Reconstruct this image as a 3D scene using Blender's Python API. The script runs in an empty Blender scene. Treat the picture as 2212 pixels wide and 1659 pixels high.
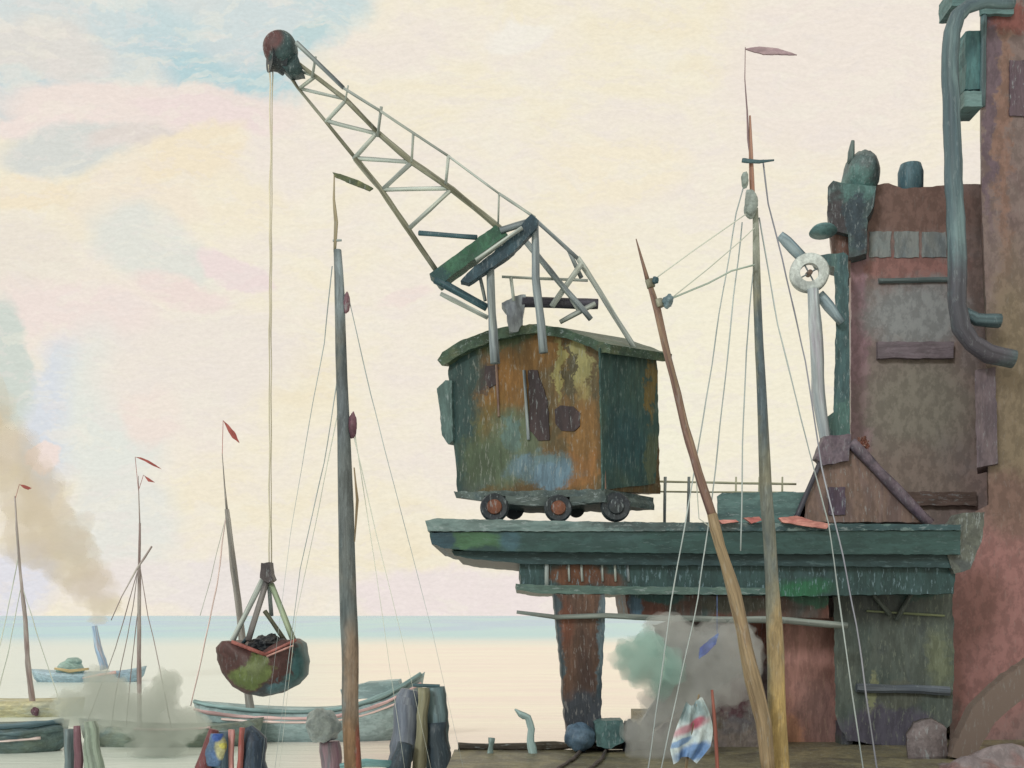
import bpy, math, random
from mathutils import Vector, noise
from mathutils.geometry import tessellate_polygon
random.seed(7)
S = bpy.context.scene
COL = S.collection
PI = math.pi
# ---- measuring frame: 2212 x 1659 units over a 36 x 27 mm film, 40 mm lens, level camera at eye height
F, CX, CY, H = 2457.8, 1106.0, 1329.5, 3.6
CAM = Vector((0, 0, H))
WATER = -1.5
def W(x, y, Y): return Vector(((x - CX) * Y / F, Y, H + (CY - y) * Y / F))
def onp(x, y, p0, n):
    d = Vector(((x - CX) / F, 1, (CY - y) / F))
    return CAM + d * ((p0 - CAM).dot(n) / d.dot(n))
def px(Y): return Y / F                      # metres of one unit at distance Y
def zat(y, Y): return H + (CY - y) * Y / F

# ------------------------------------------------------------------ materials
def lin(c):
    c /= 255.0
    return c / 12.92 if c <= 0.04045 else ((c + 0.055) / 1.055) ** 2.4
def C(r, g, b, k=1.0): return (min(.9, lin(r) * k), min(.9, lin(g) * k), min(.9, lin(b) * k), 1)
KV = (.92, 1.08, 1.28)      # pigments a little cooler than they look: the daylight here is warm
def V(r, g, b): return (min(.9, lin(r) * KV[0]), min(.9, lin(g) * KV[1]), min(.9, lin(b) * KV[2]), 1)

class NT:
    def __init__(s, nt): s.nt = nt; s.n = nt.nodes; s.l = nt.links
    def node(s, t, **kw):
        n = s.n.new(t)
        for k, v in kw.items(): setattr(n, k, v)
        return n
    def link(s, a, b): s.l.new(a, b)
    def mix(s, fac, a, b, blend='MIX'):
        n = s.node('ShaderNodeMix', data_type='RGBA', blend_type=blend)
        for sock, v in ((n.inputs[0], fac), (n.inputs[6], a), (n.inputs[7], b)):
            if hasattr(v, 'links'): s.link(v, sock)
            else: sock.default_value = v
        return n.outputs[2]
    def mapping(s, vec, loc=(0, 0, 0), rot=(0, 0, 0), sc=(1, 1, 1), t='POINT'):
        n = s.node('ShaderNodeMapping', vector_type=t)
        n.inputs[1].default_value = loc; n.inputs[2].default_value = rot; n.inputs[3].default_value = sc
        s.link(vec, n.inputs[0]); return n.outputs[0]
    def noise(s, vec, scale=1, detail=2, rough=.5, dist=0):
        n = s.node('ShaderNodeTexNoise')
        n.inputs['Scale'].default_value = scale; n.inputs['Detail'].default_value = detail
        n.inputs['Roughness'].default_value = rough; n.inputs['Distortion'].default_value = dist
        s.link(vec, n.inputs['Vector']); return n
    def rng(s, val, a, b, c=0., d=1., smooth=True):
        n = s.node('ShaderNodeMapRange', interpolation_type='SMOOTHSTEP' if smooth else 'LINEAR')
        s.link(val, n.inputs[0])
        for i, v in enumerate((a, b, c, d)): n.inputs[1 + i].default_value = v
        return n.outputs[0]
    def vmath(s, op, a, b=None):
        n = s.node('ShaderNodeVectorMath', operation=op)
        for i, v in enumerate((a, b)):
            if v is None: continue
            if hasattr(v, 'links'): s.link(v, n.inputs[i])
            else: n.inputs[i].default_value = v
        return n
    def math(s, op, a, b=0.0):
        n = s.node('ShaderNodeMath', operation=op)
        for i, v in enumerate((a, b)):
            if hasattr(v, 'links'): s.link(v, n.inputs[i])
            else: n.inputs[i].default_value = v
        return n.outputs[0]
    def warp(s, vec, scale, amp, detail=3):
        n = s.noise(vec, scale, detail, .6)
        sub = s.vmath('SUBTRACT', n.outputs['Color'], (.5, .5, .5)).outputs[0]
        sc = s.vmath('MULTIPLY', sub, (amp,) * 3).outputs[0]
        return s.vmath('ADD', vec, sc).outputs[0]
    def blob(s, vec, col, cx, cy, rx, ry, rot, c, soft=.25, op=1.0):
        m = s.mapping(vec, (cx, cy, 0), (0, 0, rot), (rx, ry, 1), 'TEXTURE')
        ln = s.vmath('LENGTH', m).outputs['Value']
        return s.mix(s.rng(ln, 1 + soft, 1 - soft, 0, op), col, c)

STRETCH = {'z': (1, 1, .09), 'x': (.09, 1, 1), 'o': (1, 1, 1)}
def paint(name, cols, stroke='z', scale=1.5, streak=14, bump=.35, var=.35, flecks=.25, blobs=(), Y=31,
          rough=.5, fleck_col=(175, 178, 172), uv=False, wamp=1.1):
    """weathered, brushed paint: broad patches of near colours, streaks along the brushing, pale flecks of dry brushing and painted-in glints"""
    m = bpy.data.materials.new(name); m.use_nodes = True
    t = NT(m.node_tree); t.n.clear()
    out = t.node('ShaderNodeOutputMaterial'); b = t.node('ShaderNodeBsdfPrincipled')
    pos = t.node('ShaderNodeNewGeometry').outputs['Position']
    if uv:
        u = t.node('ShaderNodeTexCoord').outputs['UV']
        sv = t.mapping(u, sc=(1, .045, 1)); pv = t.mapping(u, sc=(3, .35, 1))
    else:
        sv = t.mapping(t.warp(pos, 1.2, .12), sc=STRETCH[stroke]); pv = t.mapping(pos, sc=(1, 1, .45) if stroke == 'z' else (.4, 1, 1) if stroke == 'x' else (1, 1, 1))
    n1 = t.noise(pv, scale, 3, .6, .6)
    ramp = t.node('ShaderNodeValToRGB'); cr = ramp.color_ramp
    k = len(cols)
    while len(cr.elements) < k: cr.elements.new(.5)
    for i, c in enumerate(cols):
        cr.elements[i].position = .5 if k == 1 else .33 + .34 * i / (k - 1); cr.elements[i].color = V(*c)
    if k == 1: cr.elements[0].color = V(*cols[0]); cr.elements[1].color = V(*cols[0])
    t.link(n1.outputs[0], ramp.inputs[0]); col = ramp.outputs[0]
    if blobs:
        sx = t.node('ShaderNodeSeparateXYZ'); t.link(t.warp(t.warp(pos, 1.6, wamp), 9, wamp * .35), sx.inputs[0])
        cb = t.node('ShaderNodeCombineXYZ'); t.link(sx.outputs[0], cb.inputs[0]); t.link(sx.outputs[2], cb.inputs[1])
        for bl in blobs:
            x, y, rx, ry, rot, c = bl[:6]; Yb = bl[6] if len(bl) > 6 else Y; sf = bl[7] if len(bl) > 7 else .25
            w = W(x, y, Yb)
            col = t.blob(cb.outputs[0], col, w.x, w.z, rx * px(Yb), ry * px(Yb), -math.radians(rot), V(*c), sf)
    n2 = t.noise(sv, streak, 4, .65)
    if not uv: var *= .6; bump *= .6
    f = t.rng(n2.outputs[0], .3, .7, 1 - var, 1 + var, False)
    cc = t.node('ShaderNodeCombineColor')
    for i in range(3): t.link(f, cc.inputs[i])
    col = t.mix(1.0, col, cc.outputs[0], 'MULTIPLY')
    # broad brush marks laid over one another, each a little lighter or darker
    bs = {'z': (1, 1, .28), 'x': (.28, 1, 1), 'o': (.8, .8, .5)}[stroke]
    n5 = t.noise(sv if uv else t.mapping(t.warp(pos, 2.5, .25), rot=(0, .18, 0), sc=bs), 4.5, 3, .7)
    f5 = t.rng(n5.outputs[0], .42, .58, .86, 1.14)
    c5 = t.node('ShaderNodeCombineColor')
    for i in range(3): t.link(f5, c5.inputs[i])
    col = t.mix(1.0, col, c5.outputs[0], 'MULTIPLY')
    if flecks > 0:  # glints and dry brushing put into the base colour as pale flecks
        n3 = t.noise(t.mapping(pos, rot=(0, .1, 0), sc=(1, 1, .22) if stroke != 'x' else (.22, 1, 1)), 13, 3, .75)
        fk = t.rng(n3.outputs[0], .57, .66, 0, flecks * 1.5)
        col = t.mix(fk, col, V(*fleck_col))
    t.link(col, b.inputs['Base Color']); b.inputs['Roughness'].default_value = rough
    b.inputs['Specular IOR Level'].default_value = .35
    bp = t.node('ShaderNodeBump'); bp.inputs['Strength'].default_value = bump; bp.inputs['Distance'].default_value = .03
    t.link(n2.outputs[0], bp.inputs['Height']); t.link(bp.outputs[0], b.inputs['Normal'])
    t.link(b.outputs[0], out.inputs[0])
    return m
def uvp(name, cols, **k): 
    k.setdefault('streak', 9); k.setdefault('scale', 1.2); k.setdefault('flecks', .1)
    return paint(name, cols, uv=True, **k)
def volmat(name, color, density, nsc=.6, lo=.35, hi=.6):
    m = bpy.data.materials.new(name); m.use_nodes = True
    t = NT(m.node_tree); t.n.clear(); out = t.node('ShaderNodeOutputMaterial')
    v = t.node('ShaderNodeVolumePrincipled'); v.inputs['Color'].default_value = C(*color)
    v.inputs['Density'].default_value = density; v.inputs['Anisotropy'].default_value = .2
    t.link(v.outputs[0], out.inputs['Volume'])
    return m

# ------------------------------------------------------------------ mesh building
def cloud(o, size):
    m = o.modifiers.new('union', 'REMESH'); m.mode = 'VOXEL'; m.voxel_size = size; m.use_smooth_shade = True
    return o
def wloc(o):
    v = Vector((0, 0, 0))
    while o is not None: v += o.location; o = o.parent
    return v
def tag(o, label=None, cat=None, group=None, kind=None):
    if label: o['label'] = label
    if cat: o['category'] = cat
    if group: o['group'] = group
    if kind: o['kind'] = kind
    return o
def thing(name, loc, label, cat, group=None):
    o = bpy.data.objects.new(name, None); COL.objects.link(o); o.location = loc; o.empty_display_size = .3
    return tag(o, label, cat, group)

def densify(pts, seg, amp, seed, closed=True):
    out = []; n = len(pts)
    for i in range(n if closed else n - 1):
        a = Vector(pts[i]); b = Vector(pts[(i + 1) % n]); L = (b - a).length; k = max(1, int(L / seg))
        d = (b - a).normalized() if L > 0 else Vector((1, 0)); nn = Vector((-d.y, d.x))
        for j in range(k):
            p = a + (b - a) * (j / k)
            q = noise.noise(Vector((p.x * .06, p.y * .06, seed))) + .6 * noise.noise(Vector((p.x * .25, p.y * .25, seed + 5)))
            out.append(p + nn * q * amp)
    if not closed: out.append(Vector(pts[-1]))
    return out

class MB:
    def __init__(s): s.v = []; s.f = []; s.uv = []; s.seed = random.random() * 50
    def add(s, verts, faces, uvs=None):
        o = len(s.v); s.v += [Vector(v) for v in verts]
        for i, f in enumerate(faces):
            s.f.append([o + k for k in f]); s.uv.append(uvs[i] if uvs else [(0, 0)] * len(f))
        return s
    def tube(s, pts, rad, sides=8, jit=.12, seg=.35, wob=.025, flat=1.0):
        """round bar through world points; radius wavers a little, as hand-made spars and old steel do"""
        pts = [Vector(p) for p in pts]
        if not hasattr(rad, '__len__'): rad = [rad] * len(pts)
        P = []; R = []
        for i in range(len(pts) - 1):
            L = (pts[i + 1] - pts[i]).length; k = max(2, min(60, int(L / seg)))
            for j in range(k):
                t = j / k; P.append(pts[i].lerp(pts[i + 1], t)); R.append(rad[i] * (1 - t) + rad[i + 1] * t)
        P.append(pts[-1]); R.append(rad[-1])
        sd = s.seed = s.seed + 3.1
        verts = []; faces = []; uvs = []; vlen = 0; up = Vector((0, 1, 0))
        lens = [0]
        for i in range(len(P)):
            d = (P[min(i + 1, len(P) - 1)] - P[max(i - 1, 0)]).normalized()
            a = d.cross(up)
            if a.length < .05: a = d.cross(Vector((1, 0, 0)))
            a.normalize(); b = d.cross(a).normalized()
            r = R[i] * (1 + jit * 2 * noise.noise(Vector((i * .55, sd, 0))))
            c = P[i] + a * R[i] * wob * 8 * noise.noise(Vector((i * .35, sd, 9)))
            if i: lens.append(lens[-1] + (P[i] - P[i - 1]).length)
            for k in range(sides):
                an = 2 * PI * (k + .5) / sides
                verts.append(c + a * r * math.cos(an) + b * r * flat * math.sin(an))
        ou = random.random() * 20
        for i in range(len(P) - 1):
            for k in range(sides):
                k2 = (k + 1) % sides
                faces.append([i * sides + k, i * sides + k2, (i + 1) * sides + k2, (i + 1) * sides + k])
                cu = 2 * PI * max(.05, R[i]) ; u0 = cu * k / sides + ou; u1 = cu * (k + 1) / sides + ou
                uvs.append([(u0, lens[i]), (u1, lens[i]), (u1, lens[i + 1]), (u0, lens[i + 1])])
        n = len(P) - 1
        faces.append(list(range(sides))[::-1]); uvs.append([(0, 0)] * sides)
        faces.append([n * sides + k for k in range(sides)]); uvs.append([(0, 0)] * sides)
        return s.add(verts, faces, uvs)
    def bar(s, x0, y0, x1, y1, w, Y=31, Y2=None, **k):
        Y2 = Y if Y2 is None else Y2
        return s.tube([W(x0, y0, Y), W(x1, y1, Y2)], w / 2 * px(Y), **k)
    def line(s, pts, ws, Y=31, **k):
        if not hasattr(ws, '__len__'): ws = [ws] * len(pts)
        Ys = Y if hasattr(Y, '__len__') else [Y] * len(pts)
        return s.tube([W(p[0], p[1], yy) for p, yy in zip(pts, Ys)], [w / 2 * px(yy) for w, yy in zip(ws, Ys)], **k)
    def prism(s, outline, Y0, Y1, seg=7, amp=2.0, n=None, p0=None, e2=None, skew=0):
        """outline measured at distance Y0, swept straight back to Y1 (or along e2 from a turned plane)"""
        o = densify(outline, seg, amp, s.seed)
        if p0 is None:
            fr = [W(p.x, p.y, Y0) for p in o]; dv = Vector((skew * (Y1 - Y0), Y1 - Y0, 0))
        else:
            fr = [onp(p.x, p.y, p0, n) for p in o]; dv = e2
        bk = [p + dv for p in fr]; m = len(fr)
        tri = tessellate_polygon([[Vector((p.x, p.y, 0)) for p in o]])
        faces = [list(t) for t in tri] + [[m + k for k in t][::-1] for t in tri]
        for i in range(m):
            j = (i + 1) % m; faces.append([i, m + i, m + j, j])
        return s.add(fr + bk, faces)
    def rect(s, x0, y0, x1, y1, Y0, Y1, **k):
        return s.prism([(x0, y0), (x1, y0), (x1, y1), (x0, y1)], Y0, Y1, **k)
    def box(s, c, size, rz=0):
        c = Vector(c); a, b, d = (v / 2 for v in size); cz, sz = math.cos(rz), math.sin(rz)
        vs = [c + Vector((x * cz - y * sz, x * sz + y * cz, z)) for x in (-a, a) for y in (-b, b) for z in (-d, d)]
        return s.add(vs, [[0, 1, 3, 2], [4, 6, 7, 5], [0, 4, 5, 1], [2, 3, 7, 6], [0, 2, 6, 4], [1, 5, 7, 3]])
    def lathe(s, prof, c, axis, sides=24):
        """prof: (radius, offset along axis)"""
        c = Vector(c); ax = Vector(axis).normalized(); a = ax.cross(Vector((0, 0, 1)) if abs(ax.z) < .9 else Vector((1, 0, 0))).normalized(); b = ax.cross(a)
        verts = []; faces = []
        for r, h in prof:
            for k in range(sides):
                an = 2 * PI * k / sides; verts.append(c + ax * h + (a * math.cos(an) + b * math.sin(an)) * r)
        for i in range(len(prof) - 1):
            for k in range(sides):
                k2 = (k + 1) % sides; faces.append([i * sides + k, i * sides + k2, (i + 1) * sides + k2, (i + 1) * sides + k])
        faces.append(list(range(sides))[::-1]); faces.append([(len(prof) - 1) * sides + k for k in range(sides)])
        return s.add(verts, faces)
    def ball(s, c, r, lump=.2, fr=1.2, nu=28, nv=18, cut=None):
        c = Vector(c); verts = []; faces = []; sd = s.seed = s.seed + 1.7
        for i in range(nv + 1):
            th = PI * i / nv
            for k in range(nu):
                ph = 2 * PI * k / nu; d = Vector((math.sin(th) * math.cos(ph), math.sin(th) * math.sin(ph), math.cos(th)))
                q = 1 + lump * (noise.noise(d * fr + Vector((sd, 0, 0))) * 1.4 + .6 * noise.noise(d * fr * 2.7 + Vector((0, sd, 0))))
                verts.append(c + Vector((d.x * r[0], d.y * r[1], d.z * r[2])) * q)
        for i in range(nv):
            for k in range(nu):
                k2 = (k + 1) % nu; faces.append([i * nu + k, i * nu + k2, (i + 1) * nu + k2, (i + 1) * nu + k][::-1])
        return s.add(verts, faces)
    def pball(s, x, y, rx, ry, Y, ry_depth=None, **k):
        return s.ball(W(x, y, Y), (rx * px(Y), ry_depth or rx * px(Y), ry * px(Y)), **k)
    def loft(s, rings, closed=True, caps=True):
        m = len(rings[0]); verts = [p for r in rings for p in r]; faces = []
        for i in range(len(rings) - 1):
            for k in range(m if closed else m - 1):
                k2 = (k + 1) % m; faces.append([i * m + k, i * m + k2, (i + 1) * m + k2, (i + 1) * m + k])
        if caps: faces += [list(range(m))[::-1], [(len(rings) - 1) * m + k for k in range(m)]]
        return s.add(verts, faces)
    def build(s, name, mat, parent=None, smooth=False, kind=None, label=None, cat=None, group=None, origin=None):
        if parent is None:
            if origin is None:
                xs = [v.x for v in s.v]; ys = [v.y for v in s.v]; zs = [v.z for v in s.v]
                origin = Vector(((min(xs) + max(xs)) / 2, (min(ys) + max(ys)) / 2, min(zs)))
            off = Vector(origin)
        else: off = wloc(parent)
        me = bpy.data.meshes.new(name); me.from_pydata([v - off for v in s.v], [], s.f)
        uvl = me.uv_layers.new(name='UVMap')
        i = 0
        for u in s.uv:
            for q in u: uvl.data[i].uv = q; i += 1
        for p in me.polygons: p.use_smooth = smooth
        me.materials.append(mat); me.validate()
        o = bpy.data.objects.new(name, me); COL.objects.link(o)
        if parent is None: o.location = off
        else: o.parent = parent
        return tag(o, label, cat, group, kind)

# ------------------------------------------------------------------ camera, sun, sky
cam = bpy.data.cameras.new('camera'); cam.lens = 40; cam.sensor_width = 36; cam.sensor_fit = 'HORIZONTAL'
cam.shift_y = (CY - 829.5) / 2212; cam.clip_end = 30000; cam.clip_start = .1
co = bpy.data.objects.new('camera', cam); COL.objects.link(co); co.location = CAM; co.rotation_euler = (PI / 2, 0, 0); S.camera = co
EL, AZ = math.radians(30), math.radians(212)
sd = Vector((math.sin(AZ) * math.cos(EL), math.cos(AZ) * math.cos(EL), math.sin(EL)))
L = bpy.data.lights.new('sun', 'SUN'); L.energy = 1.1; L.angle = math.radians(10); L.color = (1, .97, .92)
lo = bpy.data.objects.new('sun', L); COL.objects.link(lo); lo.rotation_euler = (-sd).to_track_quat('-Z', 'Y').to_euler(); lo.location = (0, 0, 60)
S.view_settings.view_transform = 'Standard'; S.view_settings.look = 'None'; S.view_settings.exposure = 0; S.view_settings.gamma = 1

def make_world():
    w = bpy.data.worlds.new('World'); S.world = w; w.use_nodes = True
    t = NT(w.node_tree); t.n.clear()
    out = t.node('ShaderNodeOutputWorld'); bg = t.node('ShaderNodeBackground')
    sky = t.node('ShaderNodeTexSky', sky_type='NISHITA'); sky.sun_disc = False; sky.sun_elevation = EL; sky.sun_rotation = AZ
    skyc = t.mix(1.0, sky.outputs[0], (.10, .10, .10, 1), 'MULTIPLY')
    d = t.node('ShaderNodeTexCoord').outputs['Generated']
    sx = t.node('ShaderNodeSeparateXYZ'); t.link(d, sx.inputs[0])
    y = t.math('MAXIMUM', sx.outputs[1], .12)
    cb = t.node('ShaderNodeCombineXYZ')
    t.link(t.math('DIVIDE', sx.outputs[0], y), cb.inputs[0]); t.link(t.math('DIVIDE', sx.outputs[2], y), cb.inputs[1])
    uv = cb.outputs[0]
    warm = t.warp(t.warp(uv, 6, .06), 26, .022, 5)
    # cirrus-like dabs: strongly stretched fine structure
    dab = t.warp(warm, 90, .010, 3)
    n = t.noise(t.mapping(warm, rot=(0, 0, .5), sc=(1, 2.2, 1)), 6, 4, .6)
    ramp = t.node('ShaderNodeValToRGB'); cr = ramp.color_ramp
    pal = [(.36, (240, 229, 214)), (.46, (242, 232, 213)), (.55, (243, 233, 208)), (.66, (241, 229, 200))]
    while len(cr.elements) < 4: cr.elements.new(.5)
    for e, (p, c) in zip(cr.elements, pal): e.position = p; e.color = C(*c)
    t.link(n.outputs[0], ramp.inputs[0]); col = ramp.outputs[0]
    B = [(170, 50, 500, 190, 5, (211, 219, 215)), (100, 100, 130, 70, 0, (222, 218, 209), .5), (300, 40, 120, 60, 20, (206, 219, 217)),
         (430, 95, 170, 75, 25, (196, 216, 216), .4), (505, 160, 150, 44, 20, (182, 212, 214)), (650, 35, 150, 75, -25, (200, 217, 215), .35), (560, 60, 120, 80, 0, (206, 218, 216), .4),
         (640, 90, 80, 25, -30, (188, 212, 211)), (40, 195, 110, 60, 0, (200, 214, 214), .35), (150, 215, 150, 40, -10, (226, 218, 211), .4),
         (330, 225, 330, 62, 5, (239, 224, 213)), (440, 235, 170, 35, 10, (239, 221, 214)), (110, 250, 130, 35, -8, (240, 224, 214)),
         (150, 310, 150, 55, -6, (214, 216, 208), .4), (290, 290, 100, 30, 0, (224, 214, 204), .4), (340, 400, 190, 90, -15, (242, 229, 206), .4),
         (420, 330, 130, 60, -20, (243, 228, 198), .35), (530, 430, 120, 55, 10, (244, 232, 205), .4), (60, 400, 100, 40, 0, (243, 228, 198), .4),
         (330, 540, 150, 70, 35, (226, 226, 214), .5), (500, 590, 90, 32, 30, (238, 220, 214)), (400, 640, 100, 40, 20, (239, 221, 211), .4),
         (60, 560, 130, 100, 0, (236, 226, 209), .5), (190, 700, 200, 90, 10, (240, 224, 214), .5),
         (20, 800, 45, 140, 0, (206, 214, 203), .3), (120, 900, 80, 150, 15, (216, 221, 226), .4), (240, 900, 120, 170, 0, (228, 230, 219), .5),
         (420, 800, 220, 110, -10, (238, 228, 214), .5), (330, 900, 60, 60, 0, (240, 225, 212), .5), (85, 990, 40, 30, 0, (240, 222, 212), .2),
         (40, 1240, 110, 90, 0, (224, 223, 228), .4), (270, 1130, 130, 110, 10, (230, 229, 218), .5), (420, 1270, 260, 55, 0, (236, 227, 219), .4),
         (480, 1030, 80, 50, 0, (243, 232, 206), .5), (870, 640, 60, 20, -20, (240, 224, 212), .5), (1000, 1285, 260, 60, 0, (238, 225, 219), .3),
         (1120, 70, 75, 30, 0, (245, 237, 222), .4), (1500, 800, 300, 300, 0, (246, 236, 210), .6),
         (1330, 360, 160, 70, 0, (245, 232, 205), .5), (1800, 130, 230, 200, 0, (240, 228, 214), .5), (1460, 930, 60, 160, 0, (247, 238, 212), .4)]
    skyfac = []
    for b in B:
        sf = (b[6] if len(b) > 6 else .28) * .62
        col = t.blob(dab, col, (b[0] - CX) / F, (CY - b[1]) / F, b[2] / F, b[3] / F, -math.radians(b[4]), C(*[c * .88 + q * .12 for c, q in zip(b[5], (242, 232, 214))]), sf)
    # the clear blue of the real sky shows faintly through the thinnest cloud, upper left
    m = t.mapping(dab, ((420 - CX) / F, (CY - 120) / F, 0), (0, 0, -.35), (230 / F, 70 / F, 1), 'TEXTURE')
    fac = t.rng(t.vmath('LENGTH', m).outputs['Value'], 1.3, .4, 0, .05)
    col = t.mix(fac, col, skyc)
    # overlapping brush-like wisps, alternately rosy and grey
    w1 = t.noise(t.mapping(dab, rot=(0, 0, .7), sc=(1, 3.2, 1)), 26, 3, .7)
    col = t.mix(t.rng(w1.outputs[0], .52, .60, 0, .30), col, C(236, 226, 216))
    w2 = t.noise(t.mapping(dab, loc=(3, 1, 0), rot=(0, 0, -.5), sc=(1, 2.6, 1)), 17, 3, .7)
    col = t.mix(t.rng(w2.outputs[0], .53, .60, 0, .28), col, C(247, 237, 217))
    # broken streaks in the cloud sheet
    s1 = t.noise(t.mapping(t.warp(uv, 9, .05), rot=(0, 0, .9), sc=(1, 5, 1)), 60, 4, .7)
    s2 = t.noise(t.mapping(uv, rot=(0, 0, -.4), sc=(1, 1.6, 1)), 230, 3, .7)
    f = t.math('ADD', t.rng(s1.outputs[0], .3, .7, .96, 1.03, False), t.rng(s2.outputs[0], .3, .7, -.045, .035, False))
    cc = t.node('ShaderNodeCombineColor')
    for i in range(3): t.link(f, cc.inputs[i])
    col = t.mix(1.0, col, cc.outputs[0], 'MULTIPLY')
    col = t.mix(1.0, col, (1.0, 1.012, 1.045, 1), 'MULTIPLY')
    t.link(col, bg.inputs[0]); bg.inputs[1].default_value = 1.0
    t.link(bg.outputs[0], out.inputs[0])
make_world()

# ------------------------------------------------------------------ materials used
GREY = uvp('grey_steel', [(94, 98, 98), (126, 130, 128), (160, 162, 152)], var=.4)
PALE = uvp('pale_steel', [(146, 146, 136), (176, 176, 162), (196, 192, 172)], var=.35)
CHORD = uvp('chord_steel', [(96, 92, 72), (124, 118, 96), (156, 150, 130)], var=.4)
DTEAL = uvp('dark_teal_steel', [(44, 66, 72), (58, 84, 88), (82, 104, 106)], var=.4)
ROPE = uvp('rope', [(204, 186, 156), (220, 204, 176)], var=.2)
GROPE = uvp('grey_rope', [(150, 154, 148), (180, 182, 172)], var=.25)
PALEROPE = uvp('pale_rope', [(196, 192, 170), (214, 210, 190)], var=.15)
MASTL = uvp('mast_wood_grey', [(82, 88, 86), (112, 108, 98), (138, 130, 116)], var=.55, streak=16)
MASTR = uvp('mast_wood_dark', [(84, 92, 88), (116, 112, 98), (136, 126, 104)], var=.5, streak=16)
OCHRE = uvp('mast_wood_ochre', [(150, 120, 72), (176, 146, 92), (190, 164, 112)], var=.4, streak=16)
SPAR = uvp('spar_wood_brown', [(108, 78, 70), (128, 98, 82), (150, 124, 96)], var=.45, streak=14)
SPARLO = uvp('spar_wood_tan', [(132, 110, 80), (150, 126, 94), (122, 96, 72)], var=.45, streak=14)
MAROON = paint('maroon_block', [(96, 62, 70), (120, 84, 88)], stroke='o')
FARMAST = uvp('far_mast_wood', [(140, 112, 104), (160, 140, 130), (178, 164, 150)], var=.3)  # paled to carry the distance haze in the wood colour
REDCLOTH = paint('red_cloth', [(150, 66, 58), (178, 92, 80)], stroke='o', flecks=0)
COAL = paint('coal', [(28, 32, 36), (44, 46, 48)], stroke='o', streak=25, var=.6, bump=1, flecks=.1)

# ------------------------------------------------------------------ water, quay
def water():
    m = bpy.data.materials.new('water'); m.use_nodes = True; t = NT(m.node_tree); t.n.clear()
    out = t.node('ShaderNodeOutputMaterial'); b = t.node('ShaderNodeBsdfPrincipled')
    pos = t.node('ShaderNodeNewGeometry').outputs['Position']
    sx = t.node('ShaderNodeSeparateXYZ'); t.link(pos, sx.inputs[0])
    n = t.noise(t.mapping(pos, sc=(.04, .25, 1)), 1, 3, .6)
    ramp = t.node('ShaderNodeValToRGB'); cr = ramp.color_ramp
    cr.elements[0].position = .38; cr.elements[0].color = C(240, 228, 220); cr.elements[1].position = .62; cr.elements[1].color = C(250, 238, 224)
    t.link(n.outputs[0], ramp.inputs[0]); col = ramp.outputs[0]
    # greener tone towards the left
    ax = t.math('DIVIDE', sx.outputs[0], sx.outputs[1])
    gl = t.rng(ax, -.10, -.26, 0, 1); col = t.mix(gl, col, C(218, 230, 226))
    # blue reach far out
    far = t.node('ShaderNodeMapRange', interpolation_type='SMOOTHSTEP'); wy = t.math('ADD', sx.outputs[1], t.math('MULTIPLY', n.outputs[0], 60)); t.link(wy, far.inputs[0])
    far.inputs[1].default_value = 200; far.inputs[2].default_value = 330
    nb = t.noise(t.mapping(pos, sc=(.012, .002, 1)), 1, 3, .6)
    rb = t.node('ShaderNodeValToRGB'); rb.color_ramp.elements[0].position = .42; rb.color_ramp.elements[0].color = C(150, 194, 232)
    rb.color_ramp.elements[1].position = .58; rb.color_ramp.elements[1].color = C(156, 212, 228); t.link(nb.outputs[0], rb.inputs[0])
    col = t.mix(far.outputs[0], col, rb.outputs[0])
    w = t.noise(t.mapping(t.warp(pos, .35, 1.2), sc=(.11, 1.1, 1)), 1.3, 5, .7)
    cc = t.node('ShaderNodeCombineColor'); f = t.rng(w.outputs[0], .3, .7, .93, 1.03, False)
    for i in range(3): t.link(f, cc.inputs[i])
    col = t.mix(1., col, cc.outputs[0], 'MULTIPLY')
    t.link(col, b.inputs['Base Color']); b.inputs['Roughness'].default_value = .22
    b.inputs['Specular IOR Level'].default_value = .10
    bp = t.node('ShaderNodeBump'); bp.inputs['Strength'].default_value = .5; bp.inputs['Distance'].default_value = .14
    t.link(w.outputs[0], bp.inputs['Height']); t.link(bp.outputs[0], b.inputs['Normal']); t.link(b.outputs[0], out.inputs[0])
    mb = MB(); mb.add([(-9000, -300, WATER), (9000, -300, WATER), (9000, 14000, WATER), (-9000, 14000, WATER)], [[0, 1, 2, 3]])
    mb.build('water', m, kind='structure', origin=(0, 0, WATER), label='pale cream harbour water with a blue reach at the horizon')
water()

QUAYM = paint('quay_timber', [(92, 82, 66), (112, 102, 78), (132, 118, 86)], stroke='o', scale=.9, streak=6, var=.3)
QUAYD = paint('quay_wall_timber', [(56, 50, 44), (76, 66, 54)], stroke='x', streak=8)
mb = MB(); xl = W(975, 0, 29).x
edge = []
mb.add([(xl, 25, WATER - 1), (40, 25, WATER - 1), (40, 44, WATER - 1), (4.6, 44, WATER - 1), (4.6, 30.6, WATER - 1), (xl, 30.6, WATER - 1),
        (xl, 25, -.004), (40, 25, -.004), (40, 44, -.004), (4.6, 44, -.004), (4.6, 30.6, -.004), (xl, 30.6, -.004)],
       [[0, 1, 7, 6], [1, 2, 8, 7], [2, 3, 9, 8], [3, 4, 10, 9], [4, 5, 11, 10], [5, 0, 6, 11], [6, 7, 8, 9, 10, 11], [5, 4, 3, 2, 1, 0]])
mb.build('quay', QUAYM, kind='structure', label='low brown timber quay under the gantry')
mb = MB(); mb.tube([(xl + .1, 30.55, .10), (4.5, 30.55, .09)], .12, jit=.25, wob=.05); mb.tube([(xl + .1, 25.1, .1), (15, 25.1, .1)], .12)
mb.build('kerb', QUAYD, kind='structure', label='dark timber kerb beams along the quay edges')

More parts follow.
